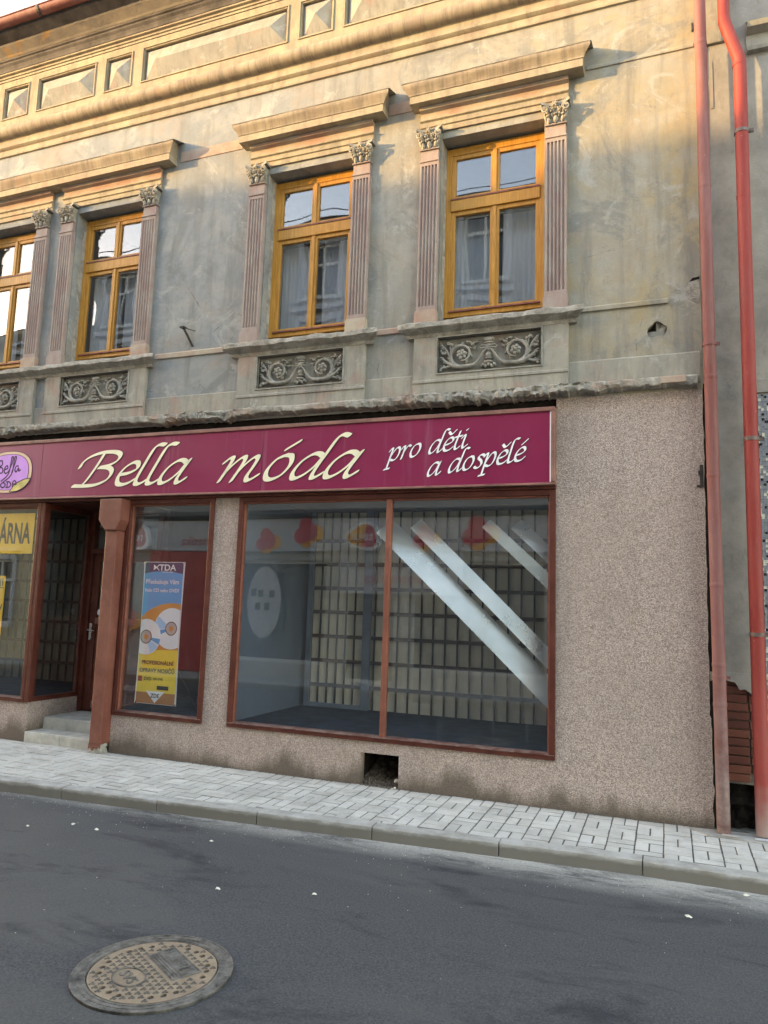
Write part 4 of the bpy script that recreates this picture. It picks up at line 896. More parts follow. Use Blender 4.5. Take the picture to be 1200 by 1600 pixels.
def word(sheet, parent, text, u, v, xh, mat, nib=.20, slant=.24, rot=0.0, track=1.0, k=.004, outline=None, wx=1.0):
    specials = {'ó': ('o','acute'), 'ě': ('e','caron'), 'é': ('e','acute')}
    cr, sr = math.cos(rot), math.sin(rot); x = 0.0; na = math.radians(38)
    nib_pts = [(math.cos(na)*nib*.5*math.cos(q)-math.sin(na)*nib*.13*math.sin(q), math.sin(na)*nib*.5*math.cos(q)+math.cos(na)*nib*.13*math.sin(q)) for q in [i*math.pi/5 for i in range(10)]]
    for ch in text:
        if ch == ' ': x += .42*track; continue
        base, acc = specials.get(ch, (ch, None)); adv, st = GL[base]; st = st + (ACC[acc] if acc else [])
        for which in (('outline', outline), ('face', mat)):
            if which[1] is None: continue
            g = G(); kk = k-(.0030 if which[0] == 'outline' else 0); grow = 1.16 if which[0] == 'outline' else 1.0; ofs = (.018,-.018) if which[0] == 'outline' else (0,0)
            for s in st:
                P = smooth_path([Vector((a, b, 0)) for a, b in s], 7)
                for i in range(len(P)-1):
                    pts = []
                    for q in (P[i], P[i+1]):
                        for nx, ny in nib_pts:
                            a, b = (q.x+slant*q.y+x)*wx+nx*grow*1.15+ofs[0], q.y+ny*grow+ofs[1]; a *= xh; b *= xh; pts.append((a*cr-b*sr, a*sr+b*cr))
                    sheet.poly(g, [(u+a, v+b) for a, b in hull(pts)], kk+.00006*(i % 20))
            if which[0] == 'outline': base_o = g.build('letter_edge', which[1], parent)
            else: g.build('letter', which[1], parent)
        x += adv*track
def shop_sign():
    S = thing('shop_sign', 'long burgundy shop fascia sign with cream and white italic lettering above the display windows', 'sign', (-5, -.05, 2.88))
    for a, b in ((-10.6,-7.195),(-7.19,-4.072),(-4.068,-.985)):
        g = G(); g.box(a,b,-.088,-.03,2.92,3.60); g.build('sign_board', 'burgundy', S, bev=.002)
    g = G(); g.box(-10.7,-.948,-.105,.03,3.60,3.640); g.build('frame_rail', 'sign_frame', S, bev=.005)
    g = G(); g.px([(-.088,2.922),(-.112,2.912),(-.114,2.898),(.03,2.896),(.03,2.922)], -10.7, -.948); g.build('frame_rail', 'sign_frame', S)
    g = G(); g.box(-.985,-.948,-.106,.03,2.923,3.5995); g.build('frame_stile', 'sign_frame', S, bev=.005)
    g = G(); g.box(-.997,-.986,-.094,-.05,2.923,3.5995); g.build('frame_bead', 'letter_white', S)
    sh = Sheet((0,-.089,0), (1,0,0), (0,0,1))
    word(sh, S, 'Bella', -6.62, 3.04, .265, 'letter_cream', .255, .26, track=1.03, outline='letter_outline', wx=1.72)
    word(sh, S, 'móda', -4.61, 3.04, .265, 'letter_cream', .255, .26, track=1.06, outline='letter_outline', wx=1.75)
    r = math.radians(7.5)
    word(sh, S, 'pro děti', -2.60, 3.185, .125, 'letter_white', .22, .24, rot=r, track=1.08, k=.005, outline='letter_outline', wx=1.36)
    word(sh, S, 'a dospělé', -2.19, 3.015, .125, 'letter_white', .22, .24, rot=r, track=1.06, k=.005, outline='letter_outline', wx=1.34)
    # oval badge
    cx, cz = -7.73, 3.252; rx, rz = .385, .262
    def sup(s, n=56): return [(cx+math.copysign(abs(math.cos(2*math.pi*i/n))**.8, math.cos(2*math.pi*i/n))*rx*s, cz+math.copysign(abs(math.sin(2*math.pi*i/n))**.85, math.sin(2*math.pi*i/n))*(rz*s)) for i in range(n)]
    for nm, sc_, mt, kk in (('badge_rim','1.03','logo_ink',.002),('badge_ring','1.0','logo_tan',.0028),('badge_line','0.885','logo_ink',.0036),('badge_field','0.86','logo_purple',.0044)):
        g = G(); sh.poly(g, sup(float(sc_)), kk); g.build(nm, mt, S)
    def pen(strokes, r, name, mat, k):
        g = G()
        for s in strokes:
            P = smooth_path([Vector((a,b,0)) for a,b in s], 6)
            for i in range(len(P)-1): sh.poly(g, hull([(q.x+r*math.cos(t*.785), q.y+r*math.sin(t*.785)) for q in (P[i],P[i+1]) for t in range(8)]), k+.00006*(i % 20))
        g.build(name, mat, S)
    leafp = smooth_path([Vector((a,b,0)) for a,b in ((-7.68,3.00),(-7.60,3.09),(-7.48,3.145),(-7.36,3.16),(-7.40,3.09),(-7.47,3.04),(-7.57,3.005),(-7.68,3.00))], 6)
    g = G(); sh.poly(g, [(p.x,p.y) for p in leafp], .0052); g.build('badge_leaf', 'logo_leaf', S)
    pen([[(p.x,p.y) for p in leafp[::3]]], .005, 'leaf_line', 'logo_ink', .0058)
    D = lambda pts: [(a, b) for a, b in pts]
    bella = [[(-7.90,3.40),(-7.905,3.24)],[(-7.90,3.40),(-7.85,3.40),(-7.845,3.345),(-7.895,3.325),(-7.835,3.305),(-7.83,3.25),(-7.905,3.24)],
             [(-7.80,3.285),(-7.745,3.30),(-7.755,3.335),(-7.785,3.32),(-7.80,3.27),(-7.77,3.235),(-7.725,3.26)],
             [(-7.725,3.26),(-7.68,3.36),(-7.665,3.44),(-7.69,3.44),(-7.70,3.36),(-7.715,3.25),(-7.76,3.19),(-7.835,3.14)],
             [(-7.67,3.25),(-7.63,3.36),(-7.615,3.44),(-7.64,3.44),(-7.65,3.36),(-7.66,3.25),(-7.71,3.18),(-7.795,3.13)],
             [(-7.57,3.325),(-7.605,3.32),(-7.62,3.275),(-7.595,3.25),(-7.565,3.30),(-7.555,3.26),(-7.53,3.275)]]
    moda = [[(-7.96,3.05),(-7.94,3.14),(-7.90,3.08),(-7.87,3.14),(-7.865,3.05)],[(-7.80,3.125),(-7.84,3.09),(-7.80,3.055),(-7.755,3.09),(-7.80,3.125)],
            [(-7.725,3.13),(-7.725,3.055)],[(-7.74,3.13),(-7.69,3.125),(-7.665,3.09),(-7.69,3.06),(-7.74,3.055)],[(-7.635,3.06),(-7.635,3.12),(-7.605,3.14),(-7.58,3.115),(-7.58,3.09)],[(-7.635,3.095),(-7.585,3.098)]]
    pen(bella, .0095, 'badge_script', 'logo_ink', .0055); pen(moda, .0085, 'badge_capitals', 'logo_ink', .0068)
shop_sign()

# ------------------------------------------------------------------ downpipes
def drainpipes():
    P = thing('drainpipe', 'faded brown-red drainpipe at the edge of the pebbledash wall', 'drainpipe', (.40,-.12,0))
    g = G(); n = 40; path = []; rad = []
    for i in range(n+1):
        z = .012+9.05*i/n; path.append((.402-.032*z/7.4, -.12, z)); rad.append(.0515)
    g.tube(path, rad, 20); g.build('pipe', 'pipe_faded', P, smooth=True, angle=60)
    for z in (1.02,1.34,2.0,2.93,3.80,5.58,7.0):
        x = .402-.032*z/7.4; g = G(); g.tube([(x,-.12,z-.02),(x,-.12,z-.012),(x,-.12,z+.012),(x,-.12,z+.02)], [.052,.0545,.0545,.052], 20); g.build('joint', 'pipe_faded', P, smooth=True)
    for z in (1.24,4.10):
        x = .402-.032*z/7.4; g = G(); g.tube([(x,-.12,z-.014),(x,-.12,z+.014)], .058, 20); g.box(x+.045,x+.085,-.125,-.115,z-.014,z+.014); g.tube([(x,-.07,z),(x,.06,z)], .008, 6); g.build('pipe_clamp', 'pipe_faded', P)
    g = G(); z = 5.72; g.box(.302,.318,-.02,.01,7.24,7.32); g.build('wall_pin', 'dark_steel', P)
    Q = thing('drainpipe', 'bright red drainpipe with a cranked bend on the grey neighbouring wall', 'drainpipe', (.69,-.10,0))
    g = G(); z0 = .02
    pts = [(.690,-.10,z0),(.690,-.10,2.0),(.690,-.10,4.5),(.694,-.10,6.76)]
    g.tube(pts, .0555, 20); g.build('pipe', 'pipe_red', Q, smooth=True, angle=60)
    g = G(); g.tube([(.694,-.10,6.74),(.688,-.10,6.79),(.583,-.10,7.16),(.575,-.10,7.22)], .0535, 20); g.build('bend', 'pipe_red', Q, smooth=True, angle=25)
    g = G(); g.tube([(.574,-.10,7.18),(.574,-.10,9.2)], .0505, 20); g.build('pipe', 'pipe_red', Q, smooth=True, angle=60)
    for z in (.95,2.62,4.02,5.44,6.72): g = G(); g.tube([(.690,-.10,z-.014),(.690,-.10,z+.014)], .0575, 20); g.build('joint', 'pipe_red', Q, smooth=True)
    for z in (1.60,3.24,6.06): g = G(); g.tube([(.690,-.10,z-.016),(.690,-.10,z+.016)], .061, 20); g.box(.745,.79,-.11,-.09,z-.016,z+.016); g.tube([(.690,-.05,z),(.690,.06,z)], .008, 6); g.build('pipe_clamp', 'pipe_band', Q)
    for x, y, nm in ((.40,-.13,'drainpipe'),(.72,-.16,'drainpipe')):
        pass
    pc = G().box(.385,.52,-.215,-.175,.012,.018).build('scrap_board', 'print_grey'); tag(pc, 'greyish brown board scrap lying at the foot of the faded drainpipe', 'scrap')
    pc = G().box(.62,.78,-.215,-.17,.012,.018).build('scrap_board', 'fascia_white'); tag(pc, 'pale board scrap lying at the foot of the bright red drainpipe', 'scrap')
drainpipes()

# ------------------------------------------------------------------ neighbouring house
def neighbour():
    N_ = thing('neighbour_house', 'grey rendered neighbouring house with exposed brick and mosaic tiles behind the drainpipes', 'building', (4, .06, 0))
    y = .06
    g = G(); g.quad((.335,y,1.20),(9,y,1.20),(9,y,9.5),(.335,y,9.5)); g.quad((.70,y,-.1),(9,y,-.1),(9,y,1.20),(.70,y,1.20)); g.build('render_wall', 'grey_render', N_)
    g = G(); pts = [(.335,1.19),(.335,1.27),(.70,1.27),(.70,1.06),(.655,1.10),(.60,1.14),(.56,1.13),(.53,1.19),(.48,1.20),(.43,1.24)]
    g.prism(pts, lambda x, z: (x,y-.012,z), lambda x, z: (x,y+.02,z)); g.build('render_edge', 'grey_render', N_)
    g = G(); g.quad((.335,y+.05,.36),(.72,y+.05,.36),(.72,y+.05,1.25),(.335,y+.05,1.25)); g.build('mortar_bed', 'mortar', N_)
    rng = random.Random(9)
    for k in range(12):
        z = .385+k*.0715; o = rng.uniform(-.01,.01)
        for a, b in ((.40,.625+o),(.637+o,.715)):
            if k == 0 and a > .5: continue
            g = G(); dz = rng.uniform(-.002,.002); g.box(a,b,y+.012+rng.uniform(-.004,.004),y+.06,z+dz,z+.061+dz); g.build('brick', 'brick', N_, bev=.004)
    g = G(); n = 18; vs = []
    for i in range(n):
        for j in range(n):
            x = .33+.42*i/(n-1); z = -.05+.45*j/(n-1); vs.append((x, y+.10+.05*noise.fractal((x*9, z*9, 3), .8, 2, 4), z))
    g.add(vs, [(i*n+j,(i+1)*n+j,(i+1)*n+j+1,i*n+j+1) for i in range(n-1) for j in range(n-1)]); g.build('broken_footing', 'dark_cavity', N_)
    g = G(); x = .765
    while x < 1.3:
        z = .30
        while z < 3.66: g.box(x+.001,x+.021,y-.012,y+.004,z+.001,z+.021); z += .022
        x += .022
    g.build('mosaic', 'mosaic', N_, kind='stuff')
    g = G(); g.px([(y,6.92),(y-.05,6.93),(y-.06,6.96),(y-.02,6.975),(y-.02,7.10),(y-.10,7.13),(y-.12,7.17),(y,7.26)], .77, 9); g.build('string_course', 'panel', N_, smooth=True, angle=30)
    g = G(); g.px([(y,3.68),(y-.02,3.685),(y-.02,3.80),(y,3.81)], .76, 9); g.build('tile_coping', 'grey_render', N_)
    g = G(); g.box(.34,.62,y-.03,y+.01,7.10,9.4); g.build('quoin_strip', 'panel', N_, bev=.01)
    g = G(); pts = [(.455,6.45),(.448,6.60),(.44,6.72),(.452,6.78),(.462,6.80),(.468,6.93),(.478,6.93),(.480,6.45)]
    g.prism(pts, lambda x, z: (x,y-.006,z), lambda x, z: (x,y+.01,z)); g.build('plaster_remnant', 'panel', N_)
    g = G(); g.box(.34,9,y+.24,y+6,-.1,9.5); g.build('house_mass', 'grey_render', N_)
neighbour()

# ------------------------------------------------------------------ things in and on the shop
def lattice(label, x0, x1, y, cols, rows, z0, ztop, posts=(), paper='paper'):
    T = thing('lattice_screen', label, 'screen', ((x0+x1)/2, y, z0))
    g = G(); n = 50; vs = []
    for i in range(n+1):
        x = x0+(x1-x0)*i/n; q = y+.028+.008*noise.noise((x*1.5, y, 0)); vs += [(x, q, z0), (x, q+.01*noise.noise((x*2, 1, 1)), ztop)]
    g.add(vs, [(2*i,2*i+2,2*i+3,2*i+1) for i in range(n)]); g.build('paper_backing', paper, T, smooth=True)
    for x in cols: G().box(x-.009,x+.009,y-.006,y+.012,z0,ztop).build('upright', 'bar_dark', T)
    for z in rows: G().box(x0,x1,y-.014,y-.007,z-.022,z+.022).build('slat', 'slat_brown', T)
    for x in posts: G().box(x-.055,x+.055,y-.05,y-.016,z0,ztop).build('post', 'frame_bluegrey', T, bev=.005)
    if posts: G().box(x0,posts[0]-.056,y-.05,y-.016,z0,z0+.05).build('bottom_rail', 'frame_bluegrey', T, bev=.005); G().box(x0,x0+.07,y-.051,y-.016,z0+.051,ztop).build('edge_post', 'frame_bluegrey', T, bev=.005)
def display_things():
    cols = [-4.22+.118*i for i in range(6)]+[-3.36+.150*i for i in range(18)]
    lattice('brown lattice screen backed with cream paper behind the large display window', -4.27, -.62, 1.60, cols, [.736+.30*i for i in range(7)], .47, 2.90, (-3.45,))
    lattice('brown lattice screen seen through the side pane of the entrance', -10.4, -7.25, 1.80, [-10.3+.15*i for i in range(21)], [.74+.30*i for i in range(7)], .47, 2.90, (), 'paper_dim')
    def strip(label, top, bot, wid_, y, tilt):
        a, b = Vector((top[0], y, top[1])), Vector((bot[0], y, bot[1])); t = (b-a).normalized(); nrm = Vector((0,-math.cos(tilt),math.sin(tilt))); nrm = (nrm-t*nrm.dot(t)).normalized(); s = t.cross(nrm)
        if s.z < 0: s = -s
        g = G(); n = 24; vs = []
        for i in range(n+1):
            p = a+(b-a)*i/n; bow = nrm*.02*math.sin(math.pi*i/n)
            for e, q in ((-.5,0),(.5,0),(.5,-.003),(-.5,-.003)): vs.append(p+s*wid_*e+nrm*q+bow)
        g.add(vs, [(4*i+k,4*i+4+k,4*i+4+(k+1)%4,4*i+(k+1)%4) for i in range(n) for k in range(4)]+[(0,1,2,3),(4*n+3,4*n+2,4*n+1,4*n)])
        o = g.build('metal_strip', 'mirror', smooth=True, angle=40); tag(o, label, 'metal strip', 'diagonal metal strips in the display window')
    strip('widest shiny metal strip hanging diagonally, starting beside the window mullion', (-2.80,2.58), (-.72,.645), .24, .36, .62)
    strip('second shiny diagonal metal strip, just above the widest one', (-2.44,2.60), (-.72,.95), .155, .34, .60)
    strip('dull narrow diagonal metal strip in the upper corner, third from the mullion', (-1.70,2.60), (-.72,1.69), .12, .38, .35)
    strip('short bright diagonal metal strip in the top right corner of the display window', (-1.39,2.585), (-.72,1.935), .15, .35, .62)
    # x-banner
    T = thing('banner_stand', 'tall printed blue and yellow disc-repair banner behind the narrow window', 'banner', (-5.47,.22,.46))
    x0, x1, z0, z1 = -5.755, -5.190, .535, 2.16; W_, H_ = x1-x0, z1-z0
    sh = Sheet((x0,.20,z0), (1,0,0), (0,0,1)); sh.N = Vector((0,-1,0))
    g = G(); n = 16
    def sheetpts(e=0.0):
        L = [(e+.012*math.sin(math.pi*i/n), H_*i/n) for i in range(n+1)]; Rr = [(W_-e-.012*math.sin(math.pi*i/n), H_*i/n) for i in range(n+1)]
        return L+Rr[::-1]
    g.prism(sheetpts(-.006), lambda u, v: sh.at(u, v, 0), lambda u, v: sh.at(u, v, -.004)); g.build('sheet', 'print_white', T)
    U0, U1 = .014, W_-.014
    def pr(name, mat, polys, k):
        g = G()
        for p in polys:
            q = clip_rect(p, U0, U1, .006, H_-.006)
            if len(q) > 2: sh.poly(g, q, k)
        g.build(name, mat, T)
    pr('print_ground', 'print_yellow', [[(0,0),(W_,0),(W_,H_),(0,H_)]], .0012)
    pr('print_field', 'print_blue', [[(0,.90),(W_,1.05),(W_,H_),(0,H_)]], .0020)
    pr('print_band', 'print_orange', [ellipse(.44,.55,.62,.60,60)], .0028)
    pr('print_lower', 'print_yellow', [[(0,.12),(W_,.12),(W_,.62),(0,.60)]], .0034)
    pr('print_header', 'print_navy', [[(0,H_-.14),(.14,H_-.115),(.28,H_-.108),(.42,H_-.115),(W_,H_-.14),(W_,H_),(0,H_)]], .0034)
    for i, (cu, cv, r) in enumerate(((.44,.86,.235),(.10,.755,.205))):
        pr('disc_print', 'print_white', [ellipse(cu,cv,r,r,48)], .0042+i*.0024)
        a0 = math.pi*(.80 if i == 0 else 1.62)
        pr('disc_sheen', 'print_paleblue', [[(cu,cv)]+ellipse(cu,cv,r*.98,r*.98,10,a0,a0+.75)], .0050+i*.0024)
        pr('disc_sheen', 'print_blue', [[(cu,cv)]+ellipse(cu,cv,r*.98,r*.98,8,a0+.75,a0+1.15)], .0050+i*.0024)
        pr('disc_ring', 'print_black', [ellipse(cu,cv,.080,.080,32)], .0056+i*.0024); pr('disc_hub', 'print_grey', [ellipse(cu,cv,.070,.070,32)], .0060+i*.0024); pr('disc_hub', 'print_orange', [ellipse(cu,cv,.03,.03,20)], .0063+i*.0024)
    pr('print_footer', 'print_brown', [[(0,0),(W_,0),(W_,.13),(0,.13)]], .0042)
    pr('print_arrow', 'print_white', [[(.15,.145),(.41,.145),(.28,.015)]], .0050)
    def tx(s, size, u, v, mat, k=.0085, sx=1.0): g = G(); put_text(sh, g, s, size, u, v, k, 'CENTER', sx, bold=.018); g.build('lettering', mat, T)
    tx('TDA', .10, .335, H_-.10, 'print_white', sx=1.15); tx('TOTAL DISC REPAIR', .018, .335, H_-.125, 'print_white')
    pr('emblem', 'print_white', [[(.14,H_-.03),(.19,H_-.065),(.14,H_-.10)]], .0085); pr('emblem', 'print_white', [[(.21,H_-.03),(.225,H_-.03),(.19,H_-.065),(.225,H_-.10),(.21,H_-.10),(.175,H_-.065)]], .0085)
    tx('Přeskakuje Vám', .072, .275, 1.37, 'print_white', sx=1.02); tx('Vaše CD nebo DVD?', .056, .275, 1.275, 'print_white', sx=1.0)
    tx('PROFESIONÁLNÍ', .062, .285, .445, 'print_black', sx=.96); tx('OPRAVY NOSIČŮ', .062, .285, .355, 'print_black', sx=1.0)
    pr('logo_block', 'print_red', [[(.03,.25),(.085,.25),(.085,.31),(.03,.31)]], .0085); tx('DVD', .05, .165, .265, 'print_black'); tx('HD DVD', .036, .31, .272, 'print_black')
    pr('logo_block', 'print_black', [[(.30,.165),(.46,.165),(.46,.21),(.30,.21)]], .0085); tx('ZDE', .062, .28, .075, 'print_black')
    for i, (u, v) in enumerate(((.012,.012),(W_-.012,.012),(.012,H_-.012),(W_-.012,H_-.012))):
        g = G(); g.ell(tuple(sh.at(u, v, .004)), (.012,.004,.012), 10, 4); g.build('eyelet', 'chrome', T, smooth=True)
    for s in (0, 1):
        g = G(); g.tube([tuple(sh.at(W_*s, H_-.01, -.012)), tuple(sh.at(W_*(1-s), .02, -.02))], .006, 6); g.build('pole', 'dark_steel', T)
    g = G(); g.tube([(-5.40,.23,1.2),(-5.12,.52,.47)], .006, 6); g.build('rear_leg', 'dark_steel', T)
    # yellow posters in the other window
    T = thing('poster', 'yellow poster with bold dark capital letters at the top of the shop window', 'poster', (-8.2,.05,2.23))
    G().box(-9.4,-7.365,.048,.050,2.235,2.745).build('paper', 'poster_yellow', T)
    sh = Sheet((-7.93,.0475,2.37), (1,0,0), (0,0,1)); sh.N = Vector((0,-1,0)); g = G(); put_text(sh, g, 'ÁRNA', .36, 0, 0, .0015, 'LEFT', .52, bold=.028)
    g.build('lettering', 'poster_ink', T)
    g = G(); sh.poly(g, [(.02,-.13),(.5,-.13),(.5,-.125),(.02,-.125)], .0015)
    T = thing('poster', 'narrow yellow notice cut by the frame, hanging lower in the shop window', 'poster', (-8.1,.05,1.0))
    G().box(-8.5,-7.755,.048,.050,1.02,1.955).build('paper', 'poster_yellow', T)
    sh = Sheet((-7.90,.0475,1.83), (1,0,0), (0,0,1)); sh.N = Vector((0,-1,0)); g = G(); put_text(sh, g, 'JI', .14, .05, 0, .0015); put_text(sh, g, 'y', .15, .07, -.30, .0015); sh.poly(g, [(-.2,-.03),(.13,-.03),(.13,-.022),(-.2,-.022)], .0015); g.build('lettering', 'poster_ink', T)
    # iron bracket left in the wall
    T = thing('iron_bracket', 'rusty iron bracket sticking out of the plaster between two upper windows', 'bracket', (-5.16,0,4.66))
    G().tube([(-5.14,0,4.675),(-5.19,-.13,4.86)], .014, 6).build('strut', 'dark_steel', T)
    G().box(-5.225,-5.165,-.16,-.10,4.855,4.872).build('plate', 'dark_steel', T); G().tube([(-5.20,-.14,4.865),(-5.10,-.02,4.85)], .006, 5).build('stay', 'dark_steel', T)
    for i, (x, y_, z, r) in enumerate(((-2.468,.06,.055,.030),(-2.452,-.035,.012,.015),(-2.475,-.05,.006,.011))):
        g = G(); g.ell((x,y_,z),(r,r*.7,r*.8),7,5,.4*i); o = g.build('stone', 'pale_stone')
        tag(o, ('largest pale stone lying in the cellar vent opening', 'small pale stone at the lower corner of the cellar vent', 'tiniest pale stone on the pavers below the cellar vent')[i], 'stone')
display_things()

# ------------------------------------------------------------------ manhole cover
def manhole():
    cx, cy, zt = -2.425, -3.615, -.118
    T = thing('manhole_cover', 'round cast iron manhole cover with an oval emblem set in the asphalt', 'manhole cover', (cx, cy, zt))
    def ring(g, ra, rb, z, zb, n=72):
        vs = [(cx+r*math.cos(2*math.pi*i/n), cy+r*math.sin(2*math.pi*i/n), zz) for r, zz in ((ra,zb),(ra,z),(rb,z),(rb,zb)) for i in range(n)]
        g.add(vs, [(k*n+i, k*n+(i+1)%n, (k+1)*n+(i+1)%n, (k+1)*n+i) for k in range(3) for i in range(n)])
    g = G(); ring(g, .318, .392, zt+.004, zt-.05); ring(g, .326, .335, zt+.007, zt-.01); ring(g, .352, .360, zt+.0065, zt-.01); ring(g, .384, .392, zt+.0075, zt-.01)
    for i in range(48):
        a = 2*math.pi*i/48; r = .372; g.ell((cx+r*math.cos(a), cy+r*math.sin(a), zt+.003), (.008,.008,.004), 6, 4)
    g.build('frame_ring', 'iron_ring', T)
    ax = math.radians(-30); t = (math.cos(ax), math.sin(ax)); u = (-t[1], t[0])
    def P(a, b, z): return (cx+t[0]*a+u[0]*b, cy+t[1]*a+u[1]*b, z)
    # cover plate with real holes through it
    holes = []
    for base in (10, 60, 130, 185, 245, 305):
        for k in range(3): holes.append((math.radians(base+k*13), .262))
    g = G(); n = 72; g.add([(cx+.312*math.cos(2*math.pi*i/n), cy+.312*math.sin(2*math.pi*i/n), z) for z in (zt+.004, zt-.02) for i in range(n)], [tuple(range(n)), tuple(range(2*n-1,n-1,-1))]+[(i, (i+1)%n, (i+1)%n+n, i+n) for i in range(n)])
    cover = g.build('cover_plate', 'iron', T)
    g = G()
    for a, r in holes:
        m = 12; g.add([(cx+r*math.cos(a)+.0165*math.cos(2*math.pi*i/m), cy+r*math.sin(a)+.0165*math.sin(2*math.pi*i/m), z) for z in (zt+.05, zt-.1) for i in range(m)], [tuple(range(m)), tuple(range(2*m-1,m-1,-1))]+[(i, (i+1)%m, (i+1)%m+m, i+m) for i in range(m)])
    cut = g.build('cutter', 'iron')
    md = cover.modifiers.new('b', 'BOOLEAN'); md.operation = 'DIFFERENCE'; md.object = cut; md.solver = 'EXACT'
    cut.location = (0,0,0); bpy.context.view_layer.update()
    # cutter and cover live in different local frames: bring the cutter to world
    dg = bpy.context.evaluated_depsgraph_get(); me = bpy.data.meshes.new_from_object(cover.evaluated_get(dg)); cover.modifiers.clear(); cover.data = me
    bpy.data.objects.remove(cut)
    g = G(); g.add([(cx+.315*math.cos(2*math.pi*i/n), cy+.315*math.sin(2*math.pi*i/n), zt-.06) for i in range(n)], [tuple(range(n))]); g.build('pit', 'dark_cavity', T)
    # raised three-lobed studs
    g = G(); rng = random.Random(2)
    for i in range(-8, 9):
        for j in range(-9, 10):
            a, b = i*.042+(j % 2)*.021, j*.036
            if math.hypot(a, b) > .292: continue
            x, y = P(a, b, 0)[:2]
            if any(math.hypot(x-cx-r*math.cos(h), y-cy-r*math.sin(h)) < .027 for h, r in holes): continue
            if (a/.105)**2+((b+.125)/.085)**2 < 1 or (-.185 < a < .17 and .018 < b < .205): continue
            for k in range(3):
                q = k*2.094+.5; c1 = P(a+.009*math.cos(q), b+.009*math.sin(q), zt+.0035); g.ell(c1, (.0088,.0088,.0045), 6, 4)
    g.build('studs', 'iron_raised', T, smooth=True, kind='stuff')
    g = G(); m = 48
    for ra, rb in ((1.0,1.07),):
        vs = [P(.095*s*math.cos(2*math.pi*i/m), -.125+.072*s*math.sin(2*math.pi*i/m), z) for s, z in ((1.0,zt+.004),(1.0,zt+.009),(1.09,zt+.009),(1.09,zt+.004)) for i in range(m)]
        g.add(vs, [(k*m+i, k*m+(i+1)%m, (k+1)*m+(i+1)%m, (k+1)*m+i) for k in range(3) for i in range(m)])
    g.build('emblem_rim', 'iron_ring', T)
    vs, fs = text_mesh('SVS', .082, 'CENTER'); g = G()
    g.add([P(a*1.05, -.153+b, zt+.009) for a, b in vs], fs)
    for f in fs: pass
    edges = {}
    for f in fs:
        for i in range(len(f)):
            e = (f[i], f[(i+1)%len(f)]); edges[e] = edges.get(e, 0)+1
    o = len(g.v); g.v += [P(a*1.05, -.153+b, zt+.003) for a, b in vs]
    for (a, b) in list(edges):
        if (b, a) not in edges: g.f.append((a, b, b+o, a+o))
    g.build('emblem_letters', 'iron_ring', T)
    g = G()
    x0, x1, y0, y1 = -.165,.155,.03,.185
    def bar(a0, a1, b0, b1, h=.005):
        vs = [P(a, b, z) for z in (zt+.0035, zt+.004+h) for a, b in ((a0,b0),(a1,b0),(a1,b1),(a0,b1))]
        g.add(vs, [(4,5,6,7),(0,1,5,4),(1,2,6,5),(2,3,7,6),(3,0,4,7)])
    bar(x0,x1,y0,y1,.0012)
    for k in range(3): bar(x0+.01,x1-.01,y0+.008+k*.016,y0+.016+k*.016)
    bar(x0+.0,x1,y0+.058,y0+.064); bar(x0,x1,y1-.006,y1); bar(x0,x0+.006,y0+.064,y1-.006); bar(x1-.006,x1,y0+.064,y1-.006)
    rng = random.Random(4)
    for k in range(9):
        a = x0+.03+k*.029; bar(a, a+.006, y0+.078, y1-.02); 
        if k % 2: bar(a+.006, a+.020, y0+.078+rng.choice((0,.03,.05)), y0+.084+rng.choice((0,.03,.05)))
    g.build('name_plate', 'iron_ring', T)
manhole()

# ------------------------------------------------------------------ scraps on the road
def litter():
    spots = [(-4.818,-2.14,.018,'torn'),(-4.544,-1.939,.026,'torn'),(-4.284,-1.958,.022,'torn'),(-3.311,-1.802,.022,'torn'),(-2.736,-2.58,.024,'leaf'),(-2.135,-2.392,.024,'leaf'),(.097,-1.697,.024,'leaf'),(.467,-1.15,.028,'torn')]
    L = ['tiny white paper scrap on the road, farthest left of the three near the kerb', 'larger white paper scrap on the road, middle of the three near the kerb', 'white paper scrap on the road, third of the three near the kerb', 'small white scrap on the asphalt below the narrow window',
         'pale dry leaf on the asphalt between manhole cover and kerb', 'pale dry leaf on the asphalt in the middle of the road', 'crumpled pale leaf on the road below the drainpipes', 'flat white paper scrap against the kerb below the red drainpipe']
    for i, (x, y, r, k) in enumerate(spots):
        rng = random.Random(20+i); g = G(); n = 9 if k == 'leaf' else 6; zb = -.118+(y+.6)*.0018
        out = [(x+r*(1 if j % 2 == 0 or k != 'leaf' else .5)*rng.uniform(.6,1.1)*math.cos(6.283*j/n), y+r*rng.uniform(.5,1)*math.sin(6.283*j/n), zb+rng.uniform(.004,.012)) for j in range(n)]
        g.add(out+[(x,y,zb+.018)], [(j,(j+1)%n,n) for j in range(n)]+[tuple(range(n-1,-1,-1))]); o = g.build('dry_leaf' if k == 'leaf' else 'paper_scrap', 'leaf_scrap'); tag(o, L[i], 'leaf' if k == 'leaf' else 'paper scrap', 'scraps lying on the road')
    g = G(); rng = random.Random(77)
    for i in range(700):
        x = rng.uniform(-6.5, 1.0); y = kerb_y(x)-abs(rng.gauss(.02,.22)) if i < 560 else rng.uniform(-5.2,-1.4); r = rng.uniform(.0015,.0045)
        g.ell((x, y, -.1195+(y+.6)*.0018+r*.6), (r, r, r*.7), 5, 3)
    o = g.build('gravel', 'pale_stone', smooth=False); o['kind'] = 'stuff'; o['label'] = 'pale grit scattered over the asphalt along the kerb'
litter()

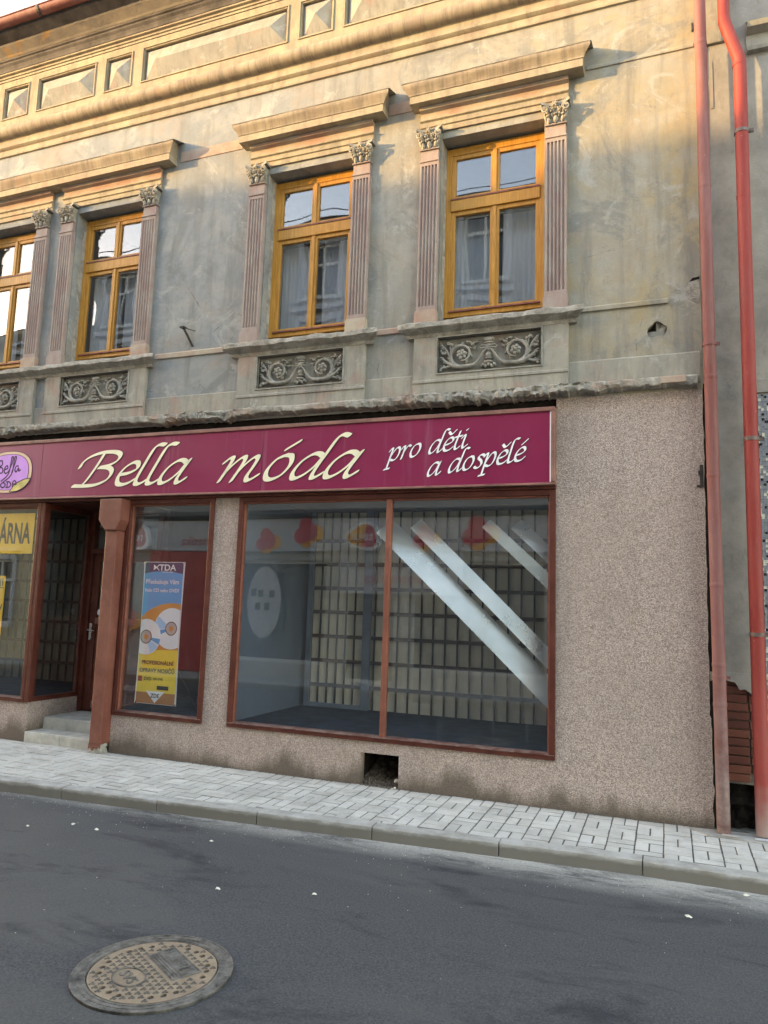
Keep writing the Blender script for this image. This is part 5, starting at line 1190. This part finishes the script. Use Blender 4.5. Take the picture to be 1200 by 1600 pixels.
# ------------------------------------------------------------------ the far side of the street (seen in the panes, and it shades the lower wall)
def far_side():
    Y = -8.5
    g = G(); g.box(-60,40,Y,-7.3,-.2,.0); o = g.build('far_pavement', 'kerb', bev=.02); o['kind'] = 'structure'
    def face(x0, x1, z, holes, mat, nm, T, depth=-.22): return wall(x0, x1, -.1, z, holes, Y, depth).build(nm, mat, T)
    def panes(T, holes, fr='white_paint'):
        for a, b, c, e in holes:
            g = G(); t = .07; y = Y-.12
            g.box(a,a+t,y,y+.06,c,e); g.box(b-t,b,y,y+.06,c,e); g.box(a+t,b-t,y+.001,y+.06,e-t,e); g.box(a+t,b-t,y+.001,y+.06,c,c+t); g.box((a+b)/2-.03,(a+b)/2+.03,y+.002,y+.065,c+t,e-t); g.box(a+t,b-t,y+.003,y+.066,c+(e-c)*.66,c+(e-c)*.66+.07)
            w_ = g.build('window', fr, T); G().box(a,b,y-.03,y-.02,c,e).build('pane', 'shop_grey', w_)
            G().box(a-.1,b+.1,Y-.02,Y+.10,c-.09,c-.001).build('sill', 'white_paint', w_)
            gg = G(); t = .13; gg.box(a-t,a-.001,Y-.01,Y+.05,c,e+t); gg.box(b+.001,b+t,Y-.01,Y+.05,c,e+t); gg.box(a-.001,b+.001,Y-.01,Y+.05,e+.001,e+t); gg.box(a-.2,b+.2,Y-.01,Y+.14,e+t+.1,e+t+.2); gg.build('surround', 'fascia_white', w_)
    # drugstore house
    T = thing('drugstore_house', 'pale house with a drugstore across the street, mirrored in the panes', 'building', (-5,Y,0))
    ups = [(x-.5,x+.5,z,z+1.55) for x in (-14.3,-12.2,-10.1,-8.0,-5.9,-3.8,-1.7,.4,2.5) for z in (4.75,7.2,9.3)]
    shop = [(-9.9,-7.3,.35,2.75),(-6.9,-5.6,0.0,2.2),(-5.3,-2.3,.35,2.75),(-1.9,1.1,.35,2.75)]
    face(-15.2, 6, 11.15, ups+shop, 'facade_pale', 'wall', T); panes(T, ups)
    for a, b, c, e in shop:
        g = G(); t = .08; g.box(a,a+t,Y-.14,Y-.06,c,e); g.box(b-t,b,Y-.14,Y-.06,c,e); g.box(a+t,b-t,Y-.139,Y-.06,e-t,e); g.box(a+t,b-t,Y-.139,Y-.06,c,c+t); f_ = g.build('shop_window', 'white_paint', T); G().box(a,b,Y-.18,Y-.17,c,e).build('pane', 'shop_grey', f_)
    G().box(-15.2,6,Y,Y+.08,2.96,3.72).build('fascia', 'fascia_white', T)
    g = G(); g.px([(Y,3.74),(Y+.14,3.76),(Y+.2,3.83),(Y+.1,3.86),(Y+.1,3.93),(Y,3.96)], -15.2, 6); g.build('string_course', 'shop_grey', T)
    g = G(); g.px([(Y-.02,10.95),(Y+.12,11.0),(Y+.15,11.1),(Y+.4,11.08),(Y+.42,11.15),(Y-.02,11.16)], -15.2, 6); g.build('cornice', 'facade_pale', T)
    g = G(); g.px([(Y+.45,11.16),(Y-4.5,13.4),(Y-9,11.16)], -15.2, 6); g.build('roof', 'roof_tile', T)
    G().box(-14.8,5.5,Y+.40,Y+.42,11.30,11.315).build('snow_guard', 'dark_steel', T)
    g = G(); g.box(-15.2,6,Y-9,Y-.24,-.1,11.3); g.build('house_mass', 'wall_dark', T)
    G().box(-12.35,-10.35,Y,Y+.06,.02,2.94).build('red_cladding', 'shopfront_red', T, bev=.01)
    sh = Sheet((0,Y+.082,0), (-1,0,0), (0,0,1))
    def tx(s, size, x, z, mat, sx=1.0, k=.004): g = G(); put_text(sh, g, s, size, -x, z, k, 'CENTER', sx); g.build('lettering', mat, T)
    tx('kosmetika', .34, -10.7, 3.10, 'text_red')
    G().box(-7.05,-4.1,Y,Y+.05,2.0,2.955).build('notice_board', 'fascia_white', T)
    sh.o = Vector((0,Y+.052,0)); tx('drogerie', .34, -6.0, 2.56, 'text_brown'); tx('kosmetika', .34, -5.7, 2.24, 'text_red')
    sh.o = Vector((0,Y+.082,0))
    def flower(x, z, r, nm=0):
        for mat, pts, kk in (('petal_orange', ((-.7,-.1,.62),(.1,-.55,.6)), .006), ('petal_red', ((-.05,.05,.72),(.55,-.25,.6),(.2,.6,.55)), .009)):
            for i, (du, dv, s) in enumerate(pts): g = G(); sh.poly(g, ellipse(-x+du*r, z+dv*r, s*r, s*r, 22), kk+i*.0006); g.build('petal', mat, T)
    for x, z, r in ((-8.9,3.2,.27),(-7.85,3.40,.31),(-4.95,3.25,.26),(-3.73,3.36,.34),(-12.9,1.2,.35)): flower(x, z, r)
    sh.o = Vector((0,Y-.055,0)); g = G(); sh.poly(g, ellipse(9.0, 1.75, .45, .85, 36), 0); g.build('oval_notice', 'fascia_white', T)
    for du, dv in ((-.2,.2),(.02,.2),(.2,.22),(-.16,-.1),(.08,-.1)): g = G(); sh.poly(g, [(9.0+du+a, 1.75+dv+b) for a, b in ((-.07,-.09),(.07,-.09),(.07,.07),(-.07,.09))], .002); g.build('notice_mark', 'shop_grey', T); sh.o = Vector((0,Y+.082,0))
    for i, x in enumerate((-6.37,-12.68)):
        S = thing('lobed_sign', ('white-rimmed orange lobed sign above the drugstore door, mirrored in the large window', 'white-rimmed orange lobed sign at the corner, mirrored in the narrow window')[i], 'sign', (x,Y+.1,2.95))
        s2 = Sheet((x,Y+.25,3.28), (-1,0,0), (0,0,1))
        def blob(s): return [(s*(.43+.05*math.cos(3*a+.6))*math.cos(a), s*(.32+.04*math.cos(3*a+.6))*math.sin(a)) for a in [2*math.pi*q/48 for q in range(48)]]
        g = G(); g.prism(blob(1), lambda u, v: s2.at(u, v, 0), lambda u, v: s2.at(u, v, -.12)); g.build('rim', 'letter_white', S)
        g = G(); s2.poly(g, blob(.80), .004); g.build('field', 'petal_orange', S)
        g = G(); s2.poly(g, clip_half(blob(.79), 1, .3, -.02), .007); g.build('field', 'petal_red', S)
        g = G(); put_text(s2, g, 'teta', .30, 0, -.09, .011, 'CENTER', 1.05); g.build('lettering', 'letter_white', S)
        G().box(x-.03,x+.03,Y+.06,Y+.14,3.2,3.36).build('arm', 'dark_steel', S)
    # two further houses; their roofs throw the evening shadow
    for x0, x1, zt_, lab, mt in ((-20.8,-15.25,9.42,'lower ochre house beside the drugstore across the street','facade_ochre'),(-46,-20.85,9.85,'long pale house at the end of the row across the street','facade_pale')):
        H = thing('street_house', lab, 'building', ((x0+x1)/2,Y,0))
        hs = []; x = x0+1.2
        while x < x1-1: hs += [(x-.5,x+.5,z,z+1.8) for z in (.9,4.4,7.0)]; x += 2.1
        face(x0, x1, zt_-.15, hs, mt, 'wall', H); panes(H, hs)
        g = G(); g.px([(Y-.02,zt_-.4),(Y+.1,zt_-.35),(Y+.3,zt_-.18),(Y+.32,zt_-.05),(Y-.02,zt_)], x0, x1); g.build('cornice', mt, H)
        g = G(); g.px([(Y+.34,zt_-.04),(Y+.3,zt_),(Y-8,zt_+.12),(Y-8,zt_-.3)], x0, x1); g.build('roof', 'roof_tile', H)
        g = G(); g.box(x0+.01,x1-.01,Y-8,Y-.24,-.1,zt_-.35); g.build('house_mass', 'wall_dark', H)
far_side()
